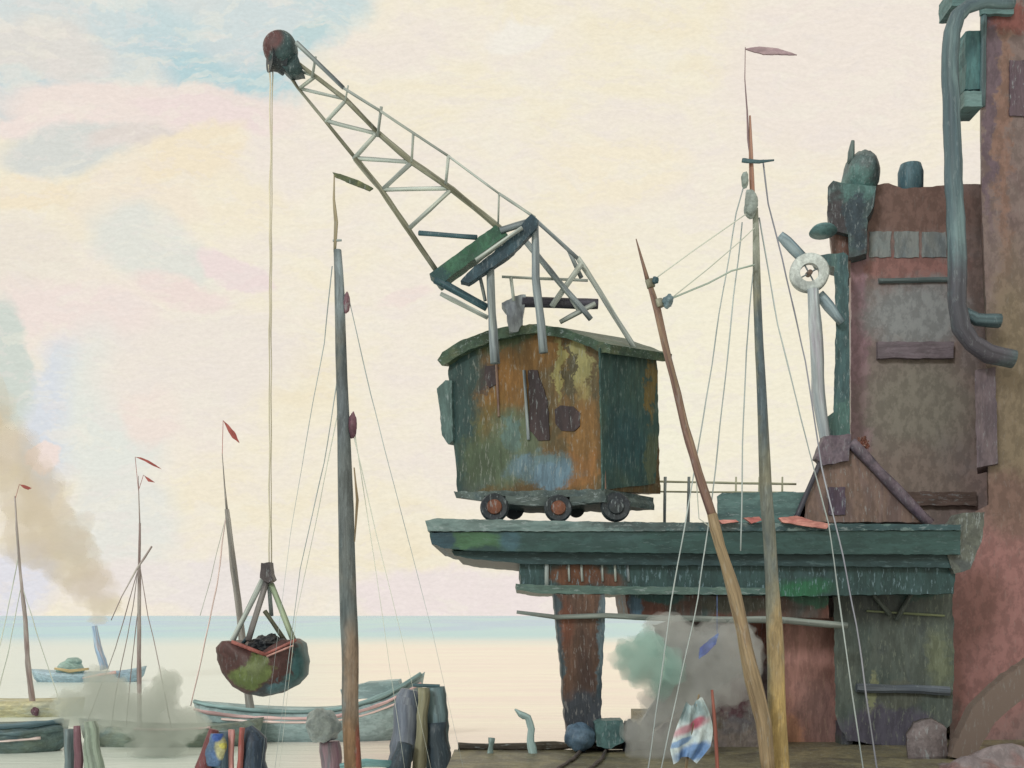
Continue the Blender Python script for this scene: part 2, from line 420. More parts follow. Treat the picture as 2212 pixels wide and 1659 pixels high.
# ------------------------------------------------------------------ THE CRANE
TH = math.radians(35)
e1 = Vector((math.cos(TH), -math.sin(TH), 0)); e2 = Vector((math.sin(TH), math.cos(TH), 0)); n1 = -e2; n2 = e1.copy()
NC = W(1297, 1060, 31)
crane = thing('harbour_crane', W(1200, 1128, 32), 'rusty green travelling crane with round-roofed cab and lattice jib on the gantry', 'crane')
front = paint('cab_front_paint', [(106, 78, 46), (98, 76, 46), (84, 76, 54)], scale=1.6, streak=16, var=.3, flecks=.22, fleck_col=(170, 165, 150), blobs=[b[:6] + (onp(b[0], b[1], NC, n1).y,) + b[7:] for b in [
    (1000, 830, 62, 110, 0, (52, 70, 62), 32.8, .3), (1000, 950, 46, 130, 0, (58, 72, 62), 32.8, .4), (978, 920, 46, 210, 0, (52, 74, 68), 32.8), (1080, 740, 120, 16, -12, (72, 78, 52), 32.8, .5), (1010, 850, 30, 60, 0, (84, 88, 70), 32.8, .5), (1080, 830, 70, 60, 0, (124, 84, 40), 32.5, .5),
    (1040, 960, 95, 90, 0, (114, 88, 44), 32.5, .4), (1180, 760, 60, 40, 0, (112, 78, 38), 32, .4), (1058, 815, 18, 28, 0, (72, 54, 48), 32.5),
    (1210, 790, 12, 70, 0, (142, 128, 78), 31.8), (1258, 790, 22, 65, 0, (146, 134, 86), 31.4), (1234, 800, 8, 75, 0, (84, 74, 52), 31.6),
    (1020, 980, 30, 80, 0, (84, 88, 58), 32, .5), (1262, 960, 35, 110, 0, (124, 88, 48), 31.3, .4), (1240, 1015, 50, 40, 0, (138, 94, 52), 31.5), (1110, 950, 60, 65, 20, (92, 98, 74), 32, .4),
    (1090, 1000, 75, 45, 0, (98, 104, 80), 32, .4), (1105, 940, 18, 35, 0, (92, 110, 100), 32), (1170, 1010, 75, 36, 10, (92, 108, 106), 31.8, .3),
    (1195, 1030, 45, 30, 0, (100, 120, 128), 31.7, .3), (1130, 1000, 30, 20, 0, (98, 116, 120), 31.9), (1020, 1045, 50, 18, 0, (80, 88, 82), 32.5), (992, 820, 56, 105, 0, (50, 68, 62), 33, .35), (982, 930, 36, 170, 0, (48, 68, 64), 33, .3), (1050, 1000, 55, 55, 0, (74, 84, 62), 33, .6)]])
side = paint('cab_side_paint', [(44, 70, 66), (56, 80, 72), (70, 88, 74)], scale=1.3, streak=18, var=.3, flecks=.3, fleck_col=(140, 152, 142), blobs=[
    (1405, 840, 12, 70, 0, (118, 98, 56), 33), (1360, 960, 50, 70, 0, (46, 76, 76), 32, .5), (1410, 1000, 20, 60, 0, (84, 92, 70), 33)])
BODY = [(968, 800), (972, 778), (1010, 752), (1080, 728), (1150, 716), (1225, 728), (1275, 748), (1297, 762), (1300, 930), (1304, 1060), (1160, 1064), (988, 1066), (984, 1000), (975, 900)]
DL = 3.3
mb = MB(); mb.prism(BODY, 0, 0, seg=9, amp=2.2, p0=NC, n=n1, e2=e2 * DL + Vector((0, 0, .2)))
body = mb.build('cab_front', front, crane, label='brown and ochre cab front smeared with blue and green')
# side panels butt over the body, each a wall of its own
def facept(x, y, off=0.0): return onp(x, y, NC + n2 * off, n2)
mb = MB(); fr = densify([(1296, 752), (1418, 774), (1424, 920), (1416, 1045), (1303, 1058)], 8, 2.0, 3)
pts = [onp(p.x, p.y, NC + n2 * .17, n2) for p in fr]; m_ = len(pts)
tri = tessellate_polygon([[Vector((p.x, p.y, 0)) for p in fr]])
mb.add(pts + [p - n2 * .05 for p in pts], [list(t) for t in tri] + [[m_ + k for k in t][::-1] for t in tri] + [[i, m_ + i, m_ + (i + 1) % m_, (i + 1) % m_] for i in range(m_)])
mb.build('cab_side', side, crane, label='dark teal planked side of the cab')
roofm = paint('cab_roof_paint', [(46, 64, 52), (60, 78, 60), (84, 88, 62)], stroke='x', scale=1.4, streak=10, var=.35)
outer = [(945, 778), (955, 760), (1000, 733), (1060, 712), (1110, 703), (1160, 700), (1215, 708), (1270, 728), (1318, 744), (1318, 764), (1297, 762), (1275, 750), (1225, 731), (1150, 719), (1080, 731), (1010, 757), (972, 780), (955, 790)]
mb = MB(); mb.prism(outer, 0, 0, seg=8, amp=2.0, p0=NC + n1 * .25, n=n1, e2=e2 * (DL + .3) + Vector((0, 0, .42))); mb.build('roof', roofm, crane)
sb = paint('cab_hut_paint', [(76, 94, 88), (90, 108, 100)], streak=14)
mb = MB(); mb.prism([(944, 840), (962, 822), (975, 822), (978, 952), (968, 960), (955, 940)], 0, 0, seg=7, amp=2.5, p0=NC + n1 * .1, n=n1, e2=e2 * 1.2); mb.build('side_locker', sb, crane)
dk = paint('cab_opening_dark', [(52, 42, 44), (68, 52, 50)], streak=14, var=.35)
mb = MB(); mb.prism([(1140, 800), (1160, 800), (1184, 870), (1186, 950), (1162, 952), (1144, 930)], 0, 0, seg=7, amp=2, p0=NC + n1 * .03, n=n1, e2=e2 * .028); dr = mb.build('door', dk, crane, label='tall narrow dark door')
mb = MB(); mb.tube([onp(1132, 800, NC + n1 * .04, n1), onp(1142, 950, NC + n1 * .04, n1)], .05); mb.build('door_frame', GREY, dr)
mb = MB(); mb.prism([(1198, 885), (1210, 876), (1238, 878), (1252, 892), (1252, 920), (1240, 932), (1212, 930), (1200, 915)], 0, 0, seg=6, amp=1.5, p0=NC + n1 * .03, n=n1, e2=e2 * .028); mb.build('window', dk, crane, label='round dark window')
mb = MB(); mb.prism([(1048, 792), (1070, 788), (1076, 828), (1056, 838), (1046, 820)], 0, 0, seg=6, amp=1.5, p0=NC + n1 * .03, n=n1, e2=e2 * .028); mb.build('window', dk, crane, label='small dark window behind the strut')
mb = MB(); mb.tube([onp(1298, 765, NC + n1 * .02, n1), onp(1306, 1058, NC + n1 * .02, n1)], .045)
mb.build('trim', SPAR, crane); mb = MB(); mb.tube([onp(1072, 780, NC + n1 * .02, n1), onp(1078, 900, NC + n1 * .02, n1)], .04); mb.build('trim', SPAR, crane)
und = paint('underframe_paint', [(74, 86, 84), (92, 100, 92), (62, 74, 72)], stroke='x', streak=9)
mb = MB(); mb.prism([(980, 1062), (1160, 1060), (1306, 1056), (1308, 1084), (1180, 1092), (1060, 1082), (985, 1076)], 0, 0, seg=8, amp=2.5, p0=NC + n1 * .12, n=n1, e2=e2 * (DL - .5))
mb.prism([(1040, 1070), (1180, 1074), (1290, 1072), (1312, 1070), (1314, 1088), (1180, 1094), (1040, 1086)], 31.2, 33.4, seg=8, amp=2)
mb.build('underframe', und, crane)
tyre = paint('wheel_tyre', [(42, 46, 52), (58, 62, 62)], stroke='o'); hub = paint('wheel_hub_rust', [(104, 62, 46), (126, 76, 54)], stroke='o')
for i, (x, y, r, Yw, hc) in enumerate([(1068, 1096, 30, 31.0, 1), (1206, 1098, 29, 31.0, 1), (1330, 1095, 31, 31.0, 0)]):
    R = r * px(Yw); mb = MB()
    mb.lathe([(R * .55, -.14), (R * .92, -.16), (R, -.10), (R * .97, 0), (R * 1.04, .06), (R * 1.04, .12), (R * .5, .14)], W(x, y, Yw), (0, 1, 0), 28)
    wv = mb.build('wheel', tyre, crane)
    mb = MB(); mb.lathe([(R * .15, -.21), (R * .5, -.20), (R * .56, -.142), (R * .5, .0)], W(x, y, Yw), (0, 1, 0), 20); mb.build('hub', hub if hc else tyre, wv)
    mb = MB(); mb.rect(x - 22, 1072, x + 24, 1092, Yw + .2, Yw + .8); mb.build('axle_box', und, wv)
for (x, y, r) in ((1110, 1100, 22), (1245, 1100, 18)):
    Yw = 33.0; R = r * px(Yw); mb = MB(); mb.lathe([(R * .5, -.1), (R, -.1), (R, .1), (R * .5, .1)], W(x, y + 0, Yw) , (0, 1, 0), 20); mb.build('wheel', tyre, crane)
# jib
jib = MB(); jib.line([(612, 140), (642, 188), (700, 258), (768, 342)], [9, 7, 7, 9], Y=31.4).line([(768, 342), (822, 408), (940, 582)], [14, 13, 12], Y=31.4)
jib.line([(632, 128), (690, 172), (748, 216), (815, 285)], [9, 10, 11, 11]).line([(815, 285), (890, 350), (978, 410), (1088, 500)], [12, 13, 14, 14])
jb = jib.build('jib', CHORD, crane, smooth=True, label='long lattice jib rising to the upper left')
def lat(name, mat, segs, parent=jb):
    for sg in segs:
        m2 = MB(); m2.bar(*sg[:5], Y=sg[5] if len(sg) > 5 else 31.0, Y2=sg[6] if len(sg) > 6 else 31.4); m2.build(name, mat, parent, smooth=True)
lat('lattice_bar', PALE, [(645, 152, 682, 166, 6, 31.4, 31), (680, 166, 648, 190, 7), (652, 192, 742, 213, 7, 31.4, 31.0), (748, 216, 704, 264, 8), (706, 261, 818, 290, 9, 31.4, 31),
    (812, 290, 764, 344, 9), (768, 342, 892, 350, 9, 31.4, 31), (890, 350, 826, 410, 10), (826, 410, 978, 406, 9, 31.4, 31), (974, 410, 880, 497, 10)])
lat('lattice_bar', DTEAL, [(905, 503, 1030, 513, 11, 31.4, 31)])
for sg in [(640, 92, 742, 190, 9), (742, 190, 822, 240, 6), (822, 240, 967, 336, 6), (967, 336, 1078, 418, 5), (1078, 418, 1156, 470, 6)]:
    m2 = MB(); m2.bar(*sg, Y=30.6); m2.build('handrail', GREY if sg[0] < 700 else PALE, jb, smooth=True)
for sg in [(682, 122, 674, 168, 6), (752, 185, 746, 218, 3.5), (824, 230, 816, 296, 7), (893, 285, 889, 350, 6), (969, 335, 963, 398, 7), (1078, 415, 1076, 485, 4)]:
    m2 = MB(); m2.bar(*sg, Y=30.6, Y2=30.95); m2.build('rail_post', PALE, jb, smooth=True)
shm = paint('jib_head_paint', [(52, 70, 70), (64, 82, 80), (48, 60, 62)], stroke='o', scale=2, streak=12, var=.4, blobs=[(594, 98, 24, 24, 0, (92, 58, 56), 31, .35), (578, 120, 14, 14, 0, (88, 56, 54), 31, .35)], wamp=.1)
R = 37 * px(31); mb = MB(); mb.lathe([(R * .3, -.42), (R * .72, -.36), (R * .95, -.2), (R, 0), (R * .95, .2), (R * .72, .36), (R * .3, .42)], W(606, 107, 31), (0, 1, 0), 30)
mb.prism([(600, 130), (640, 115), (652, 150), (622, 155)], 30.85, 31.4, amp=3)
hs = mb.build('jib_head', shm, jb, smooth=True)
mb = MB(); R = 30 * px(31); mb.lathe([(R * .2, -.2), (R, -.2), (R * .85, -.06), (R * .85, .06), (R, .2), (R * .2, .2)], W(598, 128, 31), (1, .5, 0), 24); mb.build('sheave', tyre, jb)
# head frame, struts
gm = paint('green_beam_paint', [(44, 92, 62), (52, 84, 66), (62, 102, 76)], stroke='o', streak=10, var=.2, flecks=.05, blobs=[(945, 600, 22, 22, 0, (44, 76, 74), 31)])
mb = MB(); mb.prism([(928, 592), (1000, 538), (1070, 486), (1096, 505), (1030, 555), (952, 614)], 30.9, 31.5, amp=2); mb.build('green_beam', gm, crane)
dm = paint('dark_beam_paint', [(44, 62, 70), (56, 78, 84)], stroke='o', streak=12, var=.3, flecks=.15)
mb = MB(); mb.prism([(1148, 462), (1164, 476), (1160, 492), (1100, 552), (1012, 612), (994, 606), (1020, 580), (1090, 525)], 30.5, 30.85, amp=2); mb.build('dark_beam', dm, crane)
for sg in [(1028, 562, 1128, 492, 9, PALE, 30.4), (1080, 498, 1152, 476, 14, GREY, 30.9), (940, 604, 1052, 664, 18, DTEAL, 31), (952, 634, 1054, 686, 10, PALE, 31),  # first bar: the dark beam's pale highlight, modelled as a bar along it
           (1036, 592, 1048, 650, 8, GREY, 31), (1160, 478, 1248, 558, 9, GREY, 31.3), (1134, 520, 1276, 690, 13, GREY, 31.9), (1248, 556, 1374, 756, 12, PALE, 32.2),
           (1256, 570, 1192, 662, 13, PALE, 32), (1084, 598, 1270, 606, 6, PALE, 32), (1104, 600, 1110, 650, 8, PALE, 32), (1210, 696, 1286, 656, 11, PALE, 32), (1234, 646, 1254, 676, 9, PALE, 32),
           (1228, 540, 1256, 600, 9, GREY, 32.2)]:
    m2 = MB(); m2.bar(*sg[:5], Y=sg[6]); m2.build('brace', sg[5], crane, smooth=True)
for a, b in ((((1059, 575), (1063, 680), (1070, 785)), 19), (((1155, 482), (1158, 600), (1174, 762)), 18)):
    m2 = MB(); m2.line(a, [b, b, b + 3], Y=30.75); m2.build('strut', GREY, crane, smooth=True, label='grey upright strut in front of the cab')
mb = MB(); mb.bar(1128, 652, 1292, 657, 22, Y=32.3); mb.build('cross_shaft', uvp('shaft_dark', [(62, 58, 66), (84, 78, 84)]), crane, smooth=True)
mb = MB(); mb.prism([(1084, 655), (1110, 640), (1136, 636), (1128, 700), (1120, 716), (1100, 716), (1094, 670)], 32.2, 32.8, amp=3, seg=6); mb.build('funnel', paint('funnel_grey', [(128, 128, 130), (156, 156, 150)], streak=14), crane)
m2 = MB(); m2.line([(580, 140), (584, 180), (581, 1216)], 3.6, Y=31, jit=.2, wob=.2); m2.build('hoist_rope', ROPE, crane)
m2 = MB(); m2.line([(590, 145), (588, 190), (585, 1216)], 2.6, Y=31.1, jit=.2, wob=.2); m2.build('hoist_rope', ROPE, crane)

# ------------------------------------------------------------------ grab bucket
grab = thing('grab_bucket', W(572, 1500, 31), 'maroon and green clamshell grab full of coal hanging from the hoist ropes', 'bucket')
gb = paint('grab_paint', [(72, 46, 42), (82, 52, 48)], stroke='o', scale=1.5, streak=8, var=.2, flecks=.08, wamp=.8, blobs=[
    (536, 1456, 44, 26, 0, (98, 106, 58), 30.1), (558, 1432, 18, 24, 0, (96, 102, 60), 30.1), (596, 1492, 75, 18, -12, (62, 66, 68), 30.5), (655, 1440, 28, 62, 12, (66, 98, 96), 30.5), (620, 1480, 40, 14, -20, (76, 104, 106), 30.5)])
def bucket():
    mb = MB()
    o = densify([(476, 1398), (488, 1384), (508, 1384), (540, 1396), (571, 1412), (606, 1396), (642, 1380), (657, 1390), (666, 1430), (662, 1458), (644, 1480), (612, 1496), (575, 1504), (540, 1498), (508, 1482), (486, 1452), (475, 1424)], 7, 1.6, 4)
    c = Vector((571, 1440)); rings = []
    Y0 = 31
    for t in (-1, -.92, -.7, -.4, 0, .4, .7, .92, 1):
        k = math.sqrt(max(0, 1 - abs(t) ** 3.2)) * .55 + .45
        r = []
        for p in o:
            yy = c.y + (p.y - c.y) * (k if p.y > 1425 else 1)
            xx = c.x + (p.x - c.x) * (k if p.y > 1410 else .5 + .5 * k)
            w = W(xx, yy, Y0); w.y = Y0 + t * .95; r.append(w)
        rings.append(r)
    mb.loft(rings); return mb.build('shell', gb, grab, smooth=True)
bucket()
rim = paint('grab_rim', [(140, 74, 66), (164, 100, 88)], stroke='o', flecks=0)
for Yr in (30.05, 31.9):
    for a, b in (((500, 1386), (572, 1414)), ((572, 1414), (640, 1382))):
        m2 = MB(); m2.bar(*a, *b, 8, Y=Yr); m2.build('rim', rim, grab, smooth=True)
m2 = MB(); m2.bar(576, 1418, 634, 1394, 4, Y=29.98); m2.build('lip', paint('lip_pink', [(206, 150, 134)], stroke='o', flecks=0), grab, smooth=True)
m2 = MB(); m2.pball(579, 1398, 38, 26, 31, .75, lump=.25, fr=3); m2.build('coal_load', COAL, grab)
m2 = MB(); m2.prism([(564, 1216), (582, 1214), (584, 1238), (590, 1252), (578, 1260), (562, 1248)], 30.75, 31.25, seg=5, amp=2); m2.build('head_block', paint('grab_block', [(62, 54, 56), (88, 78, 76)], stroke='o'), grab)
for a, b, w, mt, Yg in (((568, 1250), (496, 1398), 12, PALE, 30.6), ((576, 1255), (536, 1384), 13, uvp('arm_mauve', [(108, 98, 94), (134, 124, 116)]), 30.5), ((580, 1256), (586, 1330), 9, GREY, 31.3),
                    ((586, 1262), (634, 1382), 13, uvp('arm_green', [(118, 128, 100), (150, 156, 124)]), 30.6), ((572, 1320), (618, 1388), 10, CHORD, 31.5), ((540, 1372), (520, 1395), 9, DTEAL, 31.4)):
    m2 = MB(); m2.bar(*a, *b, w, Y=Yg - .1 if 0 else 31, Y2=Yg); m2.build('arm', mt, grab, smooth=True)

# ------------------------------------------------------------------ gantry
gan = thing('gantry', W(1250, 1618, 30.3), 'long dark teal steel gantry carrying the crane from quay to building', 'gantry')
DK = paint('deck_paint', [(50, 72, 68), (54, 78, 72), (62, 84, 80)], stroke='x', scale=.9, streak=9, var=.16, flecks=.12, fleck_col=(130, 146, 140), blobs=[
    (1020, 1165, 80, 20, 0, (72, 102, 72), 30), (955, 1165, 25, 25, 0, (52, 74, 80), 30), (1100, 1165, 25, 25, 0, (66, 92, 96), 30, .4)], wamp=.4)
mb = MB(); mb.prism([(928, 1150), (1300, 1148), (2075, 1146), (2075, 1198), (1560, 1196), (1020, 1190), (960, 1184), (932, 1176)], 30, 36, amp=1.6); mb.build('deck_edge_beam', DK, gan)
DP = paint('deck_plate_paint', [(104, 118, 110), (122, 136, 128), (88, 108, 102)], stroke='x', streak=8, var=.25, blobs=[(1900, 1140, 560, 14, 0, (56, 78, 78), 30), (1450, 1130, 170, 12, 0, (78, 88, 84), 30)])
mb = MB(); mb.prism([(918, 1124), (945, 1120), (1300, 1127), (2075, 1133), (2075, 1145.5), (1300, 1147.5), (924, 1147.5)], 29.94, 36, amp=1.6); mb.build('deck_plate', DP, gan)
LG = paint('lower_girder_paint', [(44, 64, 64), (52, 72, 70)], stroke='x', streak=10, var=.2, flecks=.2, fleck_col=(120, 140, 138))
mb = MB(); mb.prism([(975, 1190), (1300, 1193), (2070, 1199), (2070, 1226), (1130, 1218), (1010, 1206), (982, 1200)], 30.25, 35.6, amp=1.4); mb.build('lower_beam', LG, gan)
WB = paint('web_paint', [(42, 62, 62), (50, 72, 68), (58, 80, 78)], scale=1.2, streak=20, var=.3, flecks=.4, fleck_col=(128, 148, 150), blobs=[
    (1245, 1242, 62, 26, 0, (104, 66, 46), 30.4), (1730, 1272, 60, 20, 0, (44, 96, 66), 30.4, .4), (1310, 1255, 40, 14, 0, (100, 66, 50), 30.4, .5)], wamp=.5)
mb = MB(); mb.prism([(1122, 1214), (1700, 1221), (2065, 1224), (2060, 1282), (1700, 1288), (1126, 1268)], 30.45, 35, amp=2); mb.build('web_girder', WB, gan)
FL = paint('flange_paint', [(74, 96, 88), (92, 110, 98), (60, 82, 80)], stroke='x', streak=10)
mb = MB(); mb.prism([(1114, 1262), (1300, 1266), (1680, 1270), (1680, 1284), (1300, 1284), (1160, 1282), (1118, 1274)], 30.3, 35, amp=2.2); mb.build('flange', FL, gan)
for i, x in enumerate((1181, 1228, 1256, 1300, 1328, 1200 + 370 * 0 + 10)):
    if i == 5: x = 1355
    m2 = MB(); m2.bar(x, 1216, x + 2, 1256, 6, Y=30.42); m2.build('stiffener', PALE if i < 5 else GREY, gan, smooth=True)
m2 = MB(); m2.bar(1181, 1192, 1181, 1268, 9, Y=30.38); m2.build('stiffener', GREY, gan, smooth=True)
COLM = paint('column_rust', [(76, 56, 50), (92, 68, 56), (104, 74, 58)], streak=18, var=.4, flecks=.3, fleck_col=(160, 150, 140), blobs=[
    (1203, 1400, 12, 200, -2, (66, 76, 78), 30.6), (1303, 1400, 13, 130, 2, (94, 106, 108), 30.6), (1300, 1550, 16, 110, 2, (54, 64, 68), 30.6), (1260, 1540, 50, 50, 0, (64, 66, 70), 30.6), (1222, 1350, 14, 50, 0, (120, 74, 56), 30.6, .5)], wamp=.5)
mb = MB(); mb.prism([(1195, 1284), (1306, 1282), (1308, 1310), (1303, 1420), (1296, 1600), (1226, 1610), (1218, 1520), (1208, 1400), (1200, 1320)], 30.3, 31.3, amp=2.5); mb.build('column', COLM, gan)
m2 = MB(); m2.line([(1116, 1322), (1200, 1333), (1310, 1330), (1450, 1336), (1700, 1340), (1830, 1352)], [8, 11, 12, 14, 16, 16], Y=30.15); m2.build('tie_bar', uvp('tie_grey', [(112, 112, 102), (134, 136, 124), (96, 104, 98)]), gan, smooth=True)
LW = paint('lower_web_rust', [(68, 88, 84), (92, 66, 56), (110, 66, 54)], scale=.8, streak=18, var=.3, flecks=.35, fleck_col=(150, 146, 140), blobs=[(1372, 1305, 16, 30, 0, (82, 104, 116), 31), (1420, 1290, 60, 12, 0, (56, 86, 80), 31), (1760, 1290, 60, 18, 0, (52, 88, 68), 31), (1590, 1305, 80, 20, 0, (84, 80, 68), 31)], wamp=.5)
mb = MB(); mb.prism([(1350, 1284), (1550, 1287), (1790, 1285), (1790, 1335), (1450, 1335), (1356, 1326)], 31, 34, amp=2); mb.build('lower_web', LW, gan)
# far side railing
yr = uvp('railing_ochre', [(168, 160, 128), (192, 184, 152)])
for a in [((1408, 1040), (1720, 1046), 5), ((1408, 1062), (1715, 1064), 4)]:
    m2 = MB(); m2.bar(*a[0], *a[1], a[2], Y=35.4); m2.build('railing', yr, gan, smooth=True)
for x in (1437, 1488, 1590, 1640, 1690):
    m2 = MB(); m2.bar(x, 1030, x - 2, 1150, 7 if x < 1500 else 4, Y=35.4); m2.build('railing_post', GREY if x < 1500 else yr, gan, smooth=True)
pk = paint('pink_lead', [(190, 116, 104), (206, 140, 124), (168, 96, 88)], stroke='x', scale=3, flecks=0)
for o in ([(1552, 1124), (1590, 1122), (1596, 1128), (1560, 1131)], [(1606, 1118), (1640, 1116), (1646, 1124), (1624, 1130)], [(1682, 1118), (1722, 1114), (1760, 1126), (1794, 1132), (1786, 1142), (1740, 1136), (1690, 1128)]):
    m2 = MB(); m2.prism(o, 29.75, 29.9, seg=5, amp=1.5); m2.build('fender_board', pk, gan)
tb = MB(); tb.prism([(1548, 1072), (1560, 1064), (1742, 1062), (1738, 1130), (1550, 1128)], 33, 34.5, amp=2, skew=.2); tb.build('machine_house', paint('machine_house_teal', [(84, 108, 102), (96, 118, 110), (74, 96, 92)], stroke='x', streak=8),
    label='low teal machine box on the gantry behind the tall mast', cat='machine box')
# things at the column's foot
m2 = MB(); m2.pball(1252, 1592, 33, 32, 29.9, .4, lump=.12, fr=2); m2.build('mooring_buoy', paint('buoy_blue', [(74, 92, 108), (92, 110, 122)], stroke='o', flecks=.1), label='round blue-grey buoy lying at the foot of the gantry column', cat='buoy', smooth=True)
m2 = MB(); m2.prism([(1284, 1562), (1300, 1555), (1345, 1556), (1350, 1600), (1320, 1618), (1288, 1612)], 29.8, 30.6, seg=5, amp=2.5); m2.build('crate', paint('crate_teal', [(72, 98, 94), (88, 114, 108)], stroke='o'), label='teal crate beside the blue buoy on the quay', cat='crate')
m2 = MB(); m2.pball(1362, 1590, 22, 32, 30.2, .35, lump=.3, fr=3); m2.build('coal_sack', paint('sack_dark', [(48, 52, 60), (66, 64, 70)], stroke='o'), label='dark lumpy sack standing right of the teal crate', cat='sack', smooth=True)
m2 = MB(); m2.line([(1112, 1532), (1124, 1542), (1140, 1550), (1148, 1575), (1146, 1600), (1152, 1640)], [4, 14, 16, 15, 17, 22], Y=29.8, seg=.15); m2.build('davit', uvp('davit_teal', [(134, 150, 142), (154, 168, 158)]), label='small pale teal hooked davit standing on the quay edge', cat='davit', smooth=True)
m2 = MB(); m2.line([(1062, 1594), (1060, 1612), (1058, 1640)], [16, 10, 18], Y=29.8, seg=.1); m2.build('bollard', uvp('bollard_teal', [(110, 126, 118), (136, 148, 138)]), label='stubby grey-green bollard on the quay left of the hooked davit', cat='bollard', smooth=True)

# ------------------------------------------------------------------ buildings
BR = paint('brick_main', [(134, 112, 104), (140, 116, 106), (126, 112, 108)], scale=.5, stroke='o', streak=5, var=.10, bump=.12, flecks=.16, fleck_col=(150, 138, 128), blobs=[
    (1850, 760, 26, 420, 0, (160, 124, 126), 37, .4), (1960, 450, 150, 70, 0, (128, 98, 86), 37, .35), (1960, 575, 120, 26, 0, (152, 108, 98), 37, .35), (1980, 680, 110, 70, 0, (150, 146, 140), 37, .4),
    (1820, 500, 40, 60, 0, (146, 108, 92), 37), (1830, 580, 30, 50, 0, (156, 118, 116), 37, .4), (1980, 880, 120, 120, 0, (142, 130, 114), 37, .5), (1960, 1050, 120, 80, 0, (144, 124, 110), 37, .5)])
hall = thing('brick_warehouse', W(1960, 1600, 37), 'tall grey-brown brick warehouse rising behind the gantry end', 'building')
mb = MB(); mb.prism([(1838, 395), (1870, 402), (1920, 395), (1950, 408), (2060, 398), (2200, 396), (2200, 1640), (1548, 1640), (1548, 1230), (1840, 1230), (1838, 900)], 37, 46, amp=2.0, seg=9, skew=.29); mb.build('wall', BR, hall)
TQ = paint('turret_paint', [(64, 72, 72), (84, 98, 94), (70, 62, 62)], stroke='o', scale=1.2, streak=12, blobs=[(1850, 395, 40, 40, 0, (92, 120, 112), 36.5), (1805, 470, 30, 40, 0, (74, 68, 68), 36.5), (1846, 470, 22, 60, 0, (64, 74, 78), 36.5)])
mb = MB(); mb.pball(1858, 384, 36, 54, 37.3, 1.0, lump=.08, fr=1.6); tr0 = mb.build('turret', TQ, hall, smooth=True, label='dark green domed turret with a small finial at the roof corner')
mb = MB(); mb.prism([(1788, 404), (1800, 390), (1826, 396), (1892, 402), (1888, 445), (1874, 470), (1872, 548), (1834, 556), (1832, 505), (1800, 498), (1787, 465)], 36.4, 38.5, amp=1.6, seg=6, skew=.3); mb.build('turret_base', TQ, hall); tr = tr0
m2 = MB(); m2.line([(1836, 352), (1838, 330), (1842, 304)], [14, 16, 8], Y=37); m2.build('finial', uvp('finial_grey', [(120, 132, 122), (84, 92, 88)]), tr, smooth=True)
mb = MB(); mb.prism([(1790, 490), (1838, 500), (1838, 565), (1800, 560)], 36.7, 38.5, amp=2, skew=.3); mb.build('corner_pier', paint('pier_rust', [(116, 78, 64), (104, 82, 72)]), hall)
m2 = MB(); m2.lathe([(26 * px(37), -.9), (27 * px(37), .3), (22 * px(37), .55), (8 * px(37), .62)], W(1967, 392, 37.4), (0, 0, 1), 20); m2.build('roof_vent', paint('vent_teal', [(72, 98, 104), (92, 116, 118)]), hall, smooth=True)
GW = paint('window_greygreen', [(130, 134, 128), (140, 138, 130), (122, 126, 124)], flecks=.15, var=.15)
for x0, x1 in ((1878, 1925), (1932, 1985), (1992, 2045)):
    m2 = MB(); m2.rect(x0, 500, x1, 556, 36.97, 37.2, amp=3); m2.build('window', GW, hall)
m2 = MB(); m2.bar(1898, 607, 2058, 604, 11, Y=36.95); m2.build('ledge', uvp('ledge_teal', [(94, 104, 100), (110, 118, 112)]), hall)
m2 = MB(); m2.rect(1896, 738, 2060, 774, 36.8, 37.1, amp=2); m2.build('cross_beam', paint('beam_mauve', [(120, 104, 106), (128, 112, 112)], stroke='x', flecks=.05), hall)
m2 = MB(); m2.rect(1950, 1062, 2110, 1092, 36.8, 37.1, amp=2); m2.build('cross_beam', paint('beam_brown', [(104, 84, 74)], stroke='x'), hall)
# elevator column with pulley on the building's left edge
TC = paint('teal_column', [(62, 82, 82), (74, 98, 96), (84, 106, 98)], streak=16, blobs=[(1812, 915, 26, 40, 0, (84, 112, 102), 36)])
mst = thing('hoist_tower', W(1815, 1128, 35.6), 'teal hoist column with a big white sheave wheel beside the warehouse', 'hoist')
mb = MB(); mb.prism([(1752, 552), (1822, 546), (1832, 552), (1834, 700), (1836, 945), (1795, 945), (1785, 935), (1782, 905), (1800, 890), (1806, 700), (1802, 576), (1756, 560)], 35.6, 36.6, amp=2, seg=7, skew=.3); mb.build('column', TC, mst)
wl = paint('sheave_white', [(168, 168, 158), (196, 194, 182), (212, 210, 196)], stroke='o', streak=10, flecks=.05)
R = 42 * px(35.2); mb = MB(); c = W(1748, 590, 35.2); r2 = 20 * px(35.2)
mb.lathe([(r2, -.12), (R * .9, -.16), (R, -.1), (R * .93, 0), (R, .1), (R * .9, .16), (r2, .12), (r2, -.12)], c, (.15, 1, 0), 34); mb.f = mb.f[:-2]; mb.uv = mb.uv[:-2]; mb.build('sheave', wl, mst, smooth=True)
m2 = MB(); m2.lathe([(.04, -.15), (.08, -.13), (.09, .15), (.03, .16)], c, (0, 1, 0), 14); hb = m2.build('sheave_hub', uvp('hubc', [(110, 88, 76)]), mst)
m2 = MB()
for a in range(4): m2.tube([c, c + Vector((math.cos(a * PI / 2 + .5), 0, math.sin(a * PI / 2 + .5))) * (r2 + .08)], .025, jit=.05)
m2.build('spokes', GREY, mst)
BG = uvp('arm_bluegrey', [(118, 132, 136), (140, 152, 152), (156, 164, 160)], streak=6, var=.25)
m2 = MB(); m2.line([(1684, 508), (1700, 522), (1732, 556)], [20, 26, 24], Y=35.25, flat=.6); m2.build('arm', BG, mst, smooth=True)
